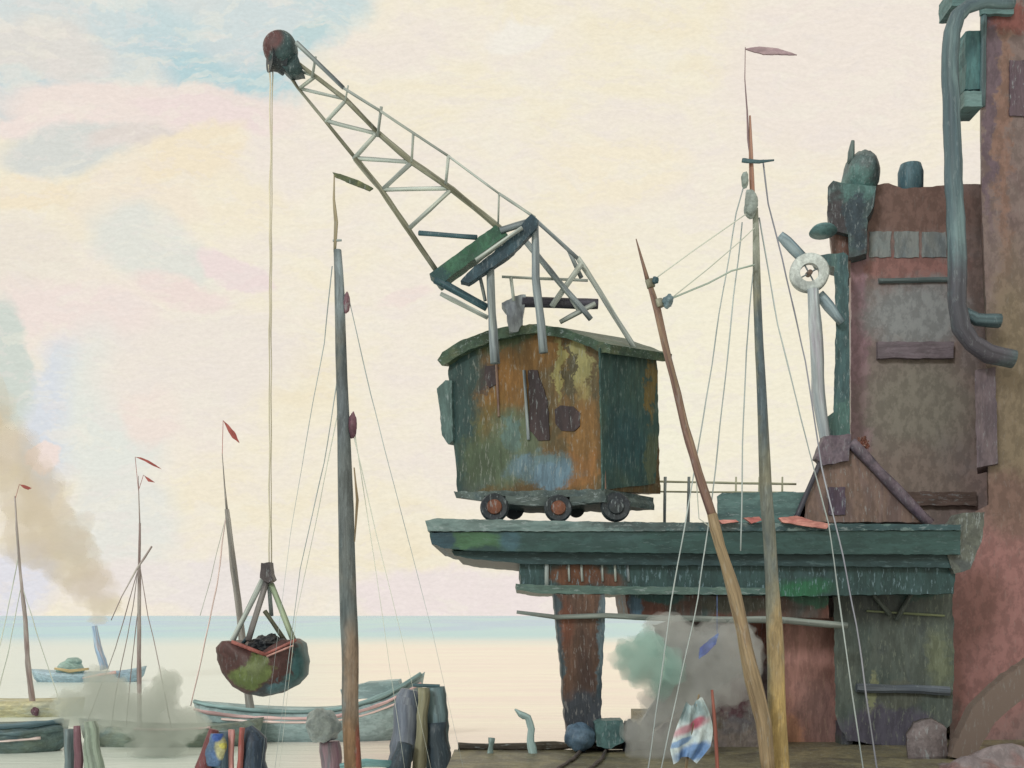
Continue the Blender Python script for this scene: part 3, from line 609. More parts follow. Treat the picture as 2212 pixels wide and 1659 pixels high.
m2 = MB(); m2.line([(1768, 636), (1790, 662), (1818, 698)], [22, 26, 20], Y=35.4, flat=.6); m2.build('arm', BG, mst, smooth=True)
CW = uvp('chute_pale', [(158, 162, 160), (184, 184, 178), (170, 160, 162)], streak=14, var=.25)
m2 = MB(); m2.line([(1757, 625), (1764, 740), (1768, 850), (1782, 945), (1788, 985)], [24, 27, 30, 28, 18], Y=35, seg=.5); m2.build('chute_pipe', CW, mst, smooth=True)
m2 = MB(); m2.lathe([(.05, -.10), (30 * px(35.8), -.02), (24 * px(35.8), .1), (.12, .18)], W(1778, 500, 35.8), (0, .25, 1), 22); m2.tube([W(1778, 496, 35.8), W(1800, 488, 36.4)], .05)
m2.build('wall_lamp', paint('lamp_teal', [(92, 122, 118), (108, 136, 130)], stroke='o', flecks=.05), label='teal saucer-shaped lamp shade sticking out from the warehouse corner', cat='lamp', smooth=True)
# gable hut on the gantry
GB = paint('gable_brown', [(114, 90, 82), (124, 98, 84), (108, 88, 86)], scale=.9, streak=10, flecks=.22)
PB = paint('gable_purple', [(96, 80, 88), (108, 92, 96), (84, 74, 80)], stroke='o', streak=10, flecks=.15)
gh = thing('gable_hut', W(1860, 1130, 33.5), 'brown triangular gable hut with purple beams standing on the gantry', 'hut')
mb = MB(); mb.prism([(1788, 955), (1836, 955), (2000, 1128), (1718, 1128)], 33, 36, amp=2, skew=.3); mb.build('wall', GB, gh)
m2 = MB(); m2.prism([(1780, 942), (1838, 938), (1834, 996), (1780, 1004), (1762, 990)], 32.8, 33.2, amp=2.5); m2.build('ridge_block', PB, gh)
m2 = MB(); m2.bar(1838, 955, 2008, 1132, 24, Y=32.9); m2.build('roof_beam', PB, gh, smooth=True)
m2 = MB(); m2.bar(1778, 985, 1716, 1130, 12, Y=32.9); m2.build('roof_beam', uvp('dark_raft', [(60, 58, 64), (80, 74, 78)]), gh, smooth=True)
m2 = MB(); m2.rect(1790, 1052, 1826, 1112, 32.95, 33.05, amp=2.5); m2.build('window', paint('hut_window', [(76, 62, 76), (88, 70, 78)]), gh)
m2 = MB(); m2.pball(1862, 962, 12, 16, 33.6, .15, lump=.5, fr=3); m2.build('rust_lamp', paint('rust_knob', [(116, 66, 50), (90, 60, 50)], stroke='o'), label='small rusty lantern on the slope of the gable hut', cat='lantern')
# right-hand tower
TW = paint('tower_brick', [(116, 94, 88), (122, 102, 94), (110, 88, 84)], scale=.45, stroke='o', streak=5, var=.10, bump=.12, flecks=.14, fleck_col=(150, 138, 128), blobs=[
    (2138, 150, 16, 330, 0, (104, 84, 88), 33), (2168, 260, 14, 330, 0, (130, 98, 84), 33, .5), (2196, 40, 60, 30, 0, (124, 74, 66), 33), (2190, 880, 60, 300, 0, (122, 104, 82), 33, .5),
    (2150, 1350, 130, 230, 0, (150, 104, 96), 33, .35), (2100, 1450, 40, 180, 0, (142, 98, 90), 33, .5), (2180, 1080, 80, 60, 0, (118, 90, 78), 33, .5)])
tw = thing('brick_tower', W(2200, 1610, 33), 'tall brown brick tower at the right edge with a teal window box', 'tower')
mb = MB(); mb.prism([(2118, -120), (2420, -120), (2420, 1640), (2052, 1640), (2050, 1280), (2060, 1130), (2135, 1090), (2132, 700), (2120, 420)], 33, 40, amp=1.6, skew=.41); mb.build('wall', TW, tw)
m2 = MB(); m2.rect(2182, 130, 2230, 250, 32.95, 33.1, amp=3); m2.build('window', paint('tower_window', [(88, 70, 76), (98, 80, 82)]), tw)
m2 = MB(); m2.rect(2086, 66, 2124, 192, 33.0, 33.8, amp=2.5); wb = m2.build('window_box', paint('box_teal', [(72, 108, 106), (84, 118, 114), (62, 92, 92)], streak=10, flecks=.05), tw)
m2 = MB(); m2.rect(2082, 197, 2124, 230, 32.9, 33.9, amp=2.5); m2.build('sill', paint('sill_teal', [(108, 132, 126), (122, 142, 134)], stroke='x', flecks=.05), wb)
m2 = MB(); m2.line([(2126, 22), (2124, 120), (2122, 230)], 12, Y=32.95); m2.build('downpipe', uvp('dpipe', [(92, 112, 110), (84, 98, 98)]), tw, smooth=True)
m2 = MB(); m2.rect(2056, -30, 2100, 12, 33, 34, amp=2); m2.rect(2120, 4, 2190, 30, 32.85, 33.0, amp=2); m2.build('cornice', paint('corn_teal', [(86, 112, 108), (98, 122, 116)], stroke='x', flecks=.1), tw)
PM = uvp('duct_teal', [(74, 88, 92), (92, 108, 108), (118, 136, 132)], streak=5, var=.25, scale=.8, blobs=[(2075, 680, 40, 120, 0, (78, 76, 80), 32.3, .5), (2120, 760, 70, 50, 0, (82, 76, 80), 32.3, .5)])
m2 = MB(); m2.line([(2190, 8), (2130, 6), (2090, 16), (2068, 34), (2056, 70), (2052, 120), (2055, 250), (2062, 430), (2068, 560), (2068, 660), (2076, 708), (2100, 742), (2135, 764), (2190, 776)],
    [22, 22, 28, 33, 35, 36, 37, 38, 40, 40, 40, 40, 40, 40], Y=32.3, seg=.25, jit=.05, sides=14, wob=.02)
m2.build('duct', PM, label='fat teal duct running down the tower and bending into it', cat='pipe', smooth=True)
m2 = MB(); m2.line([(2080, 672), (2110, 690), (2160, 694)], [22, 28, 30], Y=32.5, seg=.2); m2.build('duct_branch', uvp('duct_dark', [(70, 86, 88), (80, 96, 96)]), label='short dark teal branch pipe inside the bend of the duct', cat='pipe', smooth=True)
m2 = MB(); m2.prism([(2106, 800), (2150, 792), (2156, 1000), (2110, 1010)], 32.7, 34.2, amp=2, skew=.42); m2.build('hopper_leg', paint('leg_mauve', [(92, 78, 82), (104, 88, 88)], streak=9, flecks=.12), label='mauve steel bin standing against the tower below the duct', cat='bin')
m2 = MB(); m2.prism([(2052, 1150), (2080, 1108), (2128, 1106), (2120, 1170), (2096, 1230), (2062, 1240), (2046, 1200)], 30.2, 31, amp=2); m2.build('chute', paint('chute_greygreen', [(88, 88, 80), (98, 98, 86), (78, 80, 76)], stroke='o', streak=9), label='grey-green coal chute at the right end of the gantry', cat='chute')
# below the gantry: brick pier, dark bunker
BP = paint('pier_brick', [(168, 116, 100), (156, 110, 96), (136, 102, 92)], scale=.7, streak=12, var=.22, flecks=.22, fleck_col=(176, 140, 116), blobs=[(1735, 1420, 50, 90, 0, (172, 122, 108), 32.5, .5), (1700, 1590, 26, 60, 0, (176, 122, 94), 32.5, .5), (1770, 1540, 40, 80, 0, (134, 98, 88), 32.5, .5)])
m2 = MB(); m2.prism([(1560, 1345), (1800, 1342), (1808, 1560), (1812, 1640), (1692, 1640), (1688, 1345)][0:0] or [(1690, 1336), (1802, 1334), (1808, 1500), (1818, 1625), (1695, 1630)], 32.4, 33.8, amp=2.5, skew=.26); m2.build('brick_pier', BP, label='red brick pier under the gantry right of the tall mast', cat='pier')
BK = paint('bunker_dark', [(76, 84, 76), (88, 92, 82), (68, 74, 74)], scale=.8, streak=14, var=.25, flecks=.25, fleck_col=(140, 142, 120), blobs=[
    (1900, 1570, 100, 50, 0, (82, 76, 84), 32), (1930, 1500, 60, 26, 0, (92, 92, 80), 32, .4), (1880, 1500, 14, 40, 0, (126, 124, 92), 32), (2020, 1420, 26, 60, 0, (106, 108, 84), 32, .5), (1880, 1300, 60, 40, 0, (72, 76, 72), 32, .5), (1980, 1260, 60, 30, 0, (62, 92, 82), 32, .5)])
bu = thing('coal_bunker', W(1930, 1620, 31.8), 'big dark green-grey coal bunker hanging under the right end of the gantry', 'bunker')
mb = MB(); mb.prism([(1800, 1262), (1830, 1240), (1870, 1256), (1990, 1262), (2056, 1250), (2062, 1420), (2056, 1560), (2030, 1600), (1950, 1618), (1830, 1600), (1806, 1560), (1802, 1400)], 31.6, 35, amp=3, skew=.31); mb.build('body', BK, bu)
for sg in ((1862, 1252, 1922, 1328, 11), (1988, 1246, 1936, 1340, 11)):
    m2 = MB(); m2.bar(*sg, Y=31.45); m2.build('brace', uvp('brace_bk', [(96, 100, 88), (82, 86, 80)]), bu, smooth=True)
m2 = MB(); m2.bar(1872, 1320, 2040, 1330, 5, Y=31.5); m2.build('rail', uvp('rail_y', [(140, 142, 100), (120, 124, 92)]), bu)
m2 = MB(); m2.bar(1850, 1485, 2050, 1492, 20, Y=31.5); m2.build('beam', uvp('beam_bg', [(84, 88, 94), (98, 100, 100)]), bu)
for x in (1830, 2030):
    m2 = MB(); m2.rect(x - 12, 1560, x + 12, 1640, 31.8, 32.4); m2.build('leg', BK, bu)
m2 = MB(); m2.prism([(1408, 1350), (1470, 1336), (1694, 1330), (1694, 1640), (1376, 1640), (1386, 1560), (1420, 1500), (1446, 1430)], 34.5, 36, amp=4, skew=.14)  # added wall; its grey stands in for haze under the gantry
m2.build('haze_wall', paint('haze_wall_grey', [(160, 158, 156), (170, 164, 156), (146, 146, 150)], stroke='o', scale=1.1, streak=7, flecks=.2, blobs=[(1500, 1350, 60, 16, 0, (112, 94, 88), 34.5), (1480, 1500, 40, 40, 0, (156, 150, 134), 34.5, .5), (1530, 1480, 30, 50, 0, (112, 106, 110), 34.5, .5), (1630, 1380, 60, 60, 0, (150, 96, 80), 34.5, .5), (1640, 1520, 60, 90, 0, (128, 108, 104), 34.5, .5)]), label='added grey shed wall standing in for the haze under the gantry', cat='shed')
m2 = MB(); m2.prism([(1380, 1640), (1400, 1590), (1440, 1560), (1500, 1540), (1560, 1490), (1598, 1462), (1640, 1500), (1692, 1560), (1700, 1640)], 31.2, 33.5, amp=4, skew=.2)
m2.build('ore_heap', paint('heap_brown', [(122, 110, 108), (134, 118, 108), (110, 102, 104)], stroke='o', scale=1.2, streak=9, flecks=.3, fleck_col=(160, 154, 146), blobs=[(1590, 1495, 55, 34, -30, (100, 70, 74), 31.2), (1500, 1575, 50, 30, -20, (110, 92, 66), 31.2)]), label='purple-brown heap of ore on the quay behind the striped flag', cat='heap')
m2 = MB(); m2.prism([(1512, 1400), (1530, 1384), (1552, 1368), (1546, 1392), (1526, 1412), (1510, 1424)], 28.6, 28.66, amp=1.5, seg=4); m2.tube([W(1549, 1368, 28.63), W(1549, 1290, 29.0), W(1549, 1284, 30.6)], .005); m2.build('signal_cloth', paint('signal_blue', [(84, 92, 150), (106, 132, 176)], stroke='o', flecks=0), label='small blue cloth hanging from a line under the gantry', cat='cloth')
for k_, (xa, ya, xb, yb) in enumerate(((1262, 1612, 1190, 1668), (1312, 1614, 1262, 1670))):
    ga = onp(xa, ya, Vector((0, 0, .05)), Vector((0, 0, 1))); gb_ = onp(xb, yb, Vector((0, 0, .05)), Vector((0, 0, 1)))
    m2 = MB(); m2.tube([ga, ga.lerp(gb_, .5) + Vector((.12, 0, 0)), gb_], .045, wob=.1, seg=.2)
    m2.build('mooring_rope', uvp('tarred_rope', [(72, 60, 56), (96, 82, 74)]), label=('dark tarred rope on the quay running from the blue buoy', 'dark tarred rope on the quay running from the teal crate')[k_], cat='rope', group='tarred ropes on the quay')
# bottom right: tarpaulin heap and prop
TP = paint('tarpaulin', [(118, 104, 102), (132, 116, 112), (124, 92, 86), (108, 100, 102)], stroke='o', scale=.9, streak=5, var=.2, flecks=.1)
m2 = MB(); m2.ball(W(2140, 1712, 27), (1.6, .9, .95), lump=.3, fr=1.3, nu=40, nv=26); m2.build('tarpaulin_heap', TP, label='grey-pink tarpaulin heap at the bottom right corner of the quay', cat='tarpaulin', smooth=True)
m2 = MB(); m2.prism([(2052, 1634), (2100, 1530), (2160, 1470), (2230, 1420), (2300, 1390), (2300, 1470), (2220, 1500), (2150, 1560), (2096, 1650)], 28.4, 28.8, amp=2.5); m2.build('timber_prop', uvp('prop_brown', [(112, 92, 80), (124, 106, 94)], scale=.7), label='broad brown slanting timber baulk over the tarpaulin heap', cat='timber')
m2 = MB(); m2.prism([(1958, 1590), (1976, 1564), (2016, 1556), (2044, 1574), (2048, 1636), (2020, 1648), (1964, 1650)], 28.6, 29.4, amp=2.5, seg=5, skew=.3); m2.build('cargo_bale', paint('bale_grey', [(120, 106, 102), (106, 92, 88)], stroke='o'), label='brown-grey cargo bale left of the tarpaulin heap', cat='bale', smooth=True)

# ------------------------------------------------------------------ boats
def hull(name, mat, parent, c, L_, beam, top, bow=.5, stern=.25, draft=None, rz=0, seed=0):
    """shapely hull, long axis x turned by rz; sheer rises to the ends"""
    mb = MB(); rings = []; N = 22
    for i in range(N + 1):
        t = -1 + 2 * i / N
        b = beam / 2 * (1 - abs(t) ** 3.2) ** .6 + .03
        z1 = top + (bow * max(0, t) ** 2.2 + stern * max(0, -t) ** 2.2)
        zb = WATER - .4 + (.35 + z1 - top) * abs(t) ** 4
        r = []
        for (fy, fz) in ((-1, 1), (-1.02, .75), (-.9, .3), (-.55, .02), (0, 0), (.55, .02), (.9, .3), (1.02, .75), (1, 1), (.86, .96), (0, .9), (-.86, .96)):
            x = t * L_ / 2 * (1 + .05 * (fz - 1)); y = fy * b; z = zb + (z1 - zb) * fz
            r.append(Vector((c[0] + x * math.cos(rz) - y * math.sin(rz), c[1] + x * math.sin(rz) + y * math.cos(rz), z)))
        rings.append(r)
    mb.loft(rings)
    return mb.build(name, mat, parent, smooth=True)
def strake(mat, parent, c, L_, beam, top, dz, r, bow=.5, stern=.25, rz=0, t0=-.97, t1=.97, name='strake'):
    P = []
    for i in range(15):
        t = t0 + (t1 - t0) * i / 14
        b = beam / 2 * (1 - abs(t) ** 3.2) ** .6 + .05
        z1 = top + (bow * max(0, t) ** 2.2 + stern * max(0, -t) ** 2.2) + dz
        x = t * L_ / 2; P.append(Vector((c[0] + x * math.cos(rz) + b * math.sin(rz), c[1] + x * math.sin(rz) - b * math.cos(rz), z1)))
    m2 = MB(); m2.tube(P, r, jit=.3); return m2.build(name, mat, parent, smooth=True)
PINK = uvp('pink_strake', [(206, 160, 152), (224, 184, 172)], flecks=0)
PINK2 = uvp('pale_pink_strake', [(220, 184, 170), (232, 204, 188)], flecks=0)
HT = paint('hull_teal_grey', [(140, 156, 148), (160, 172, 164), (126, 142, 136)], stroke='x', scale=.8, streak=8, var=.22, flecks=.1)
HG = paint('hull_olive_grey', [(118, 128, 118), (136, 138, 118), (108, 122, 120)], stroke='x', scale=.8, streak=8, var=.2, flecks=.1)
HD = paint('hull_dark_teal', [(88, 104, 104), (104, 112, 98), (120, 124, 104)], stroke='x', scale=.8, streak=8, var=.25, flecks=.1)
HO = paint('hull_ochre', [(184, 174, 142), (194, 178, 134), (174, 168, 144)], stroke='x', flecks=.05)
HB = paint('hull_blue_grey', [(158, 172, 178), (172, 184, 184), (146, 164, 166)], stroke='x', scale=.6, flecks=.05)  # pale tone puts the far tug's haze into the hull colour

def stays(parent, mat, lines, Y, w, name='shroud'):
    for ln in lines:
        m2 = MB(); m2.line(ln, [w[min(i, len(w) - 1)] for i in range(len(ln))] if hasattr(w, '__len__') else w, Y=Y, jit=.15, wob=.15, sides=6); m2.build(name, mat, parent, smooth=True)

# long barge (mast C)
YC = 47; b3 = thing('sailing_barge', W(690, 1590, YC), 'long grey-teal barge with pink wale and dark mast behind the hanging grab', 'barge', 'sailing barges')
cC = (W(668, 0, YC).x, YC); LC = 500 * px(YC); topC = zat(1532, YC)
hull('hull', HT, b3, cC, LC, 2.6, topC, bow=1.55, stern=.35, rz=0)
strake(uvp('gunwale_teal', [(122, 144, 138), (140, 160, 152)]), b3, cC, LC, 2.6, topC, 0.02, .09, 1.55, .35, name='gunwale')
strake(PINK, b3, cC, LC, 2.6, topC, -.26, .07, 1.45, .3, name='wale')
strake(PINK2, b3, cC, LC, 2.6, topC, -.42, .045, 1.3, .25, t0=-.7, t1=.8, name='wale')
m2 = MB(); m2.line([(480, 980), (485, 1050), (490, 1100)], [1.6, 3, 5], Y=YC).line([(490, 1100), (505, 1230), (514, 1300), (526, 1400), (536, 1500), (545, 1560)], [9, 15, 14, 16, 18, 20], Y=YC, seg=.5); m2.build('mast', uvp('mastC', [(120, 116, 108), (140, 128, 116), (158, 150, 138)]), b3, smooth=True)
m2 = MB(); m2.prism([(482, 908), (494, 918), (508, 936), (517, 957), (502, 946), (492, 930)], YC, YC + .05, seg=4, amp=.8); m2.tube([W(482, 908, YC), W(480, 985, YC)], .012); m2.build('pennant', REDCLOTH, b3)
stays(b3, PINK2, [[(487, 1120), (470, 1260), (440, 1400), (412, 1525)]], YC, 3)
stays(b3, PALEROPE, [[(489, 1110), (455, 1250), (432, 1330)]], YC, 1.5)
m2 = MB(); m2.prism([(735, 1490), (790, 1476), (860, 1470), (868, 1500), (800, 1510), (740, 1512)], YC - .6, YC + .8, amp=2); m2.build('hatch', HT, b3)
# boat B
YB = 45; b2 = thing('sailing_barge', W(300, 1605, YB), 'grey-olive barge half hidden by steam with a thin reddish mast and gaff', 'barge', 'sailing barges')
cB = (W(370, 0, YB).x, YB); LB = 400 * px(YB); topB = zat(1568, YB)
hull('hull', HG, b2, cB, LB, 2.2, topB, .35, .3)
strake(PINK, b2, cB, LB, 2.2, topB, -.03, .05, .35, .3, t0=-.3, t1=.5, name='wale')
m2 = MB(); m2.line([(299, 1028), (300, 1080), (302, 1130)], [1.5, 2.4, 3], Y=YB).line([(302, 1130), (301, 1250), (300, 1400), (301, 1500), (302, 1600)], [5, 7, 8, 10, 11], Y=YB); m2.build('mast', FARMAST, b2, smooth=True)
m2 = MB(); m2.line([(328, 1180), (312, 1205), (296, 1228), (262, 1290), (240, 1340)], [4, 5, 4, 2.5, 2], Y=YB - .3); m2.build('gaff', FARMAST, b2, smooth=True)
stays(b2, FARMAST, [[(298, 1230), (288, 1310), (262, 1440), (250, 1500), (240, 1575)], [(302, 1220), (320, 1330), (345, 1440), (372, 1580)], [(297, 1235), (250, 1400), (180, 1580)], [(300, 1300), (285, 1430), (272, 1575)]], YB, 2)
for o in ([(292, 987), (304, 988), (320, 994), (336, 1004), (350, 1014), (330, 1006), (314, 997)], [(310, 1026), (320, 1032), (334, 1042), (320, 1040)]):
    m2 = MB(); m2.prism(o, YB, YB + .05, seg=4, amp=.7); m2.tube([W(o[0][0], o[0][1], YB), W(299, 1060, YB)], .01); m2.build('pennant', REDCLOTH, b2)
# boat A
YA = 43; b1 = thing('sailing_barge', W(10, 1625, YA), 'dark teal and olive barge at the lower left edge with a pink line', 'barge', 'sailing barges')
cA = (W(-60, 0, YA).x, YA); LA = 420 * px(YA); topA = zat(1566, YA)
hull('hull', HD, b1, cA, LA, 2.4, topA, .2, .3)
strake(uvp('gunwale_dark', [(84, 104, 108), (98, 116, 118)]), b1, cA, LA, 2.4, topA, .02, .10, .2, .3, name='gunwale')
strake(PINK2, b1, cA, LA, 2.4, topA, -.52, .05, .2, .3, t0=-.2, t1=.8, name='wale'); strake(HD, b1, cA, LA, 2.4, topA, -.25, .12, .2, .3, name='wale')
# ochre boat with mast A
YO = 58; b0 = thing('sailing_barge', W(80, 1540, YO), 'ochre barge at the far left with a crooked brown mast and red pennant', 'barge', 'sailing barges')
cO = (W(20, 0, YO).x, YO); hull('hull', HO, b0, cO, 330 * px(YO), 2.2, zat(1512, YO), .15, .15)
m2 = MB(); m2.line([(32, 1072), (36, 1140), (44, 1240), (55, 1340), (60, 1430), (72, 1530)], [3, 5, 6, 9, 11, 14], Y=YO); m2.build('mast', FARMAST, b0, smooth=True)
m2 = MB(); m2.pball(76, 1536, 9, 11, YO - 1, lump=.2); m2.build('mast_foot', MAROON, b0)
m2 = MB(); m2.prism([(42, 1046), (54, 1048), (68, 1054), (60, 1058), (50, 1054)], YO, YO + .05, seg=4, amp=.5); m2.tube([W(42, 1046, YO), W(33, 1078, YO)], .012); m2.build('pennant', REDCLOTH, b0)
stays(b0, PALEROPE, [[(46, 1260), (20, 1400), (-10, 1520)], [(46, 1260), (90, 1400), (130, 1518)], [(40, 1200), (10, 1350), (-30, 1510)]], YO, 2)
# tug; distance haze is put into its pale paints
YT = 88; tg = thing('steam_tug', W(190, 1470, YT), 'far blue-grey steam tug with a leaning blue funnel on the pale water', 'tug')
cT = (W(192, 0, YT).x, YT); hull('hull', HB, tg, cT, 250 * px(YT), 2.6, zat(1452, YT), .5, .25)
m2 = MB(); m2.line([(204, 1352), (212, 1395), (226, 1446)], [13, 15, 19], Y=YT); m2.build('funnel', uvp('funnel_blue', [(150, 166, 184), (164, 178, 188), (186, 166, 162)], flecks=0), tg, smooth=True)
m2 = MB(); m2.pball(152, 1444, 30, 16, YT, lump=.15); m2.pball(158, 1430, 18, 10, YT, lump=.15); m2.build('deckhouse', paint('deckhouse_green', [(146, 166, 150), (160, 176, 162)], stroke='x', flecks=0), tg, smooth=True)
m2 = MB(); m2.line([(118, 1444), (150, 1450), (192, 1445)], [5, 8, 5], Y=YT - 1.5); m2.build('boom', uvp('boom_orange', [(190, 160, 110), (200, 172, 124)], flecks=0), tg, smooth=True)
m2 = MB(); m2.line([(178, 1465), (215, 1458), (250, 1452)], [2, 6, 7], Y=YT - 1.5); m2.build('wale', uvp('wale_pink', [(226, 176, 164)], flecks=0), tg, smooth=True)

# smoke and steam
sm = MB()
for x, y, rx, ry in [(330, 1345, 14, 12), (212, 1338, 14, 12), (225, 1305, 36, 28), (185, 1250, 62, 56), (130, 1175, 78, 80), (78, 1085, 78, 92), (30, 1000, 60, 95), (-20, 930, 60, 110), (60, 1180, 60, 50)][1:]:
    sm.pball(x, y, rx, ry, YT + 1, 1.6, lump=.35, fr=2.2)
cloud(sm.build('smoke_plume', volmat('smoke_tan', (226, 215, 197), .30), kind='stuff', label='tan smoke plume leaning left from the far tug', cat='smoke'), .12)
sm = MB()
for x, y, rx, ry in [(170, 1530, 60, 44), (235, 1515, 62, 55), (300, 1545, 55, 50), (345, 1520, 42, 50), (395, 1565, 52, 40), (340, 1610, 60, 46), (215, 1480, 34, 40), (360, 1478, 28, 34)]:
    sm.pball(x, y, rx, ry, 41.0, .7, lump=.4, fr=2.4)
cloud(sm.build('steam', volmat('steam_grey', (222, 228, 224), 1.6), kind='stuff', label='grey steam hanging over the barges at lower left', cat='steam'), .07)
sm = MB()
for x, y, rx, ry in [(1386, 1425, 60, 54), (1425, 1446, 56, 50), (1400, 1395, 40, 30)]: sm.pball(x, y, rx, ry, 28.5, .55, lump=.4, fr=2.4)
cloud(sm.build('steam', volmat('steam_teal', (214, 244, 240), 2.6), kind='stuff', label='pale teal puff of steam right of the gantry column', cat='steam'), .05)
sm = MB()
for x, y, rx, ry in [(1460, 1380, 60, 45), (1500, 1430, 60, 60), (1440, 1520, 60, 60), (1500, 1500, 60, 60), (1560, 1470, 55, 60), (1390, 1600, 45, 60), (1540, 1390, 60, 45), (1600, 1420, 50, 60), (1590, 1380, 50, 40), (1440, 1350, 50, 26), (1420, 1620, 60, 40), (1480, 1600, 60, 50)]: sm.pball(x, y, rx, ry, 29, .6, lump=.35, fr=2.4)
cloud(sm.build('steam', volmat('steam_mauve', (238, 242, 248), 1.4), kind='stuff', label='grey-mauve steam filling the space under the gantry', cat='steam'), .05)

# ------------------------------------------------------------------ piles and posts at lower left
YP = 34
DP1 = uvp('pile_slate', [(92, 98, 108), (122, 124, 130), (142, 142, 142)], streak=7, scale=.8)
DP2 = uvp('pile_dark', [(56, 66, 72), (70, 80, 84)], streak=7)
DP3 = uvp('pile_tan', [(132, 124, 96), (150, 142, 112)], streak=7)
dol = thing('mooring_dolphin', (W(912, 0, YP).x, YP, WATER - .5), 'cluster of slate and dark mooring piles with blunt heads left of the quay', 'mooring piles')
def pile(pts, ws, Y, mat, name, parent=None, **k):
    last = pts[-1]; b = W(last[0], last[1], Y); p3 = [W(p[0], p[1], Y) for p in pts]
    p3.append(Vector((b.x + (p3[-1].x - p3[-2].x) * .4, Y, WATER - .6)))
    r = [w / 2 * px(Y) for w in ws] + [ws[-1] / 2 * px(Y)]
    m2 = MB(); m2.tube(p3, r, seg=.2, jit=.1, wob=.04, sides=12); return m2.build(name, mat, parent, smooth=True, **k)
pile([(886, 1490), (880, 1520), (872, 1600), (862, 1659)], [36, 54, 60, 52], YP, DP1, 'pile', dol)
pile([(915, 1486), (913, 1560), (905, 1659)], [26, 24, 30], YP - .5, DP3, 'pile', dol)
pile([(940, 1484), (944, 1540), (946, 1570)], [40, 50, 50], YP, uvp('pile_greyteal', [(104, 122, 122), (124, 138, 134)], streak=6), 'pile', dol)
pile([(944, 1560), (946, 1600), (952, 1659)], [48, 52, 50], YP - .15, DP2, 'pile', dol)
pile([(876, 1606), (862, 1659)], [34, 50], YP - .9, DP2, 'pile', dol)
m2 = MB(); m2.bar(890, 1480, 950, 1482, 7, Y=YP - .2); m2.build('iron_band', DTEAL, dol)
m2 = MB(); m2.pball(697, 1568, 36, 36, YP, lump=.2, fr=2); m2.build('rope_fender', paint('fender_grey', [(152, 156, 150), (170, 172, 162), (140, 144, 142)], stroke='o', streak=8, var=.2), label='big grey rope fender capping the mauve post by the left mast', cat='fender', smooth=True)
pile([(712, 1602), (716, 1659)], [44, 46], YP + .2, uvp('post_mauve', [(140, 104, 112), (156, 124, 126), (110, 112, 112)], streak=7), 'mooring_post', label='mauve post under the big grey fender', cat='post', group='mooring posts')
pile([(462, 1576), (440, 1659)], [20, 34], YP, uvp('post_maroon', [(112, 62, 62), (128, 74, 70)]), 'mooring_post', label='leaning maroon post left of the blue and yellow flag bundle', cat='post', group='mooring posts')
pile([(482, 1580), (484, 1659)], [44, 50], YP + .4, uvp('post_slateblue', [(88, 102, 110), (104, 116, 118)], scale=.9), 'mooring_post', label='slate-blue post behind the yellow and blue cloth', cat='post', group='mooring posts')
pile([(501, 1576), (500, 1605)], [14, 12], YP - .3, uvp('post_pinkred', [(186, 110, 100), (204, 150, 140)]), 'mooring_post', label='thin pinkish post between the slate-blue and brick-red ones', cat='post', group='mooring posts')
pile([(524, 1572), (518, 1659)], [12, 13], YP - .4, uvp('post_brick', [(166, 88, 78), (186, 120, 106)]), 'mooring_post', label='thin brick-red post beside the dark pile', cat='post', group='mooring posts')
pile([(536, 1570), (546, 1600), (548, 1659)], [20, 48, 62], YP, uvp('post_navy', [(52, 62, 74), (64, 76, 84)]), 'mooring_post', label='thick navy-dark pile with a sloping head', cat='post', group='mooring posts')
cl = MB(); rings = []
for i in range(9):
    t = i / 8; r = []
    for k in range(12):
        an = 2 * PI * k / 12; rr = (.22 + .12 * math.sin(t * PI)) * (1 + .25 * math.sin(3 * an + t * 5))
        c0 = W(468 - 4 * t, 1585 + 70 * t, YP - .6); r.append(c0 + Vector((math.cos(an) * rr * .8, math.sin(an) * rr * .4, 0)))
    rings.append(r)
cl.loft(rings); cl.build('cloth_bundle', paint('cloth_blueyellow', [(88, 112, 150), (100, 116, 124)], stroke='o', flecks=0, wamp=.15, blobs=[(476, 1618, 16, 24, 0, (190, 178, 130), YP - .9), (478, 1612, 9, 6, 0, (206, 190, 96), YP - .9), (466, 1590, 10, 14, 20, (64, 92, 150), YP - .9)]), label='crumpled blue and yellow cloth hung on the mooring posts', cat='cloth', smooth=True)
pile([(166, 1568), (170, 1659)], [14, 20], YP, uvp('post_wine', [(122, 74, 84), (140, 98, 102)]), 'mooring_post', label='thin wine-red post at the left beside the dark barge bow', cat='post', group='mooring posts')
pile([(150, 1575), (150, 1659)], [24, 22], YP + .5, uvp('post_greyblue', [(96, 108, 108), (112, 118, 112)]), 'mooring_post', label='grey-blue post left of the wine-red one', cat='post', group='mooring posts')
pile([(194, 1558), (203, 1659)], [26, 40], YP, uvp('post_sage', [(136, 144, 122), (152, 156, 136)]), 'mooring_post', label='wide sage-green post right of the wine-red one', cat='post', group='mooring posts')
m2 = MB(); m2.line([(735, 1656), (790, 1646), (850, 1650)], [14, 20, 18], Y=33, seg=.3); m2.build('floating_log', uvp('log_teal', [(118, 158, 152), (134, 168, 160)]), label='teal float in the water at the bottom right of the left mast', cat='float', smooth=True)

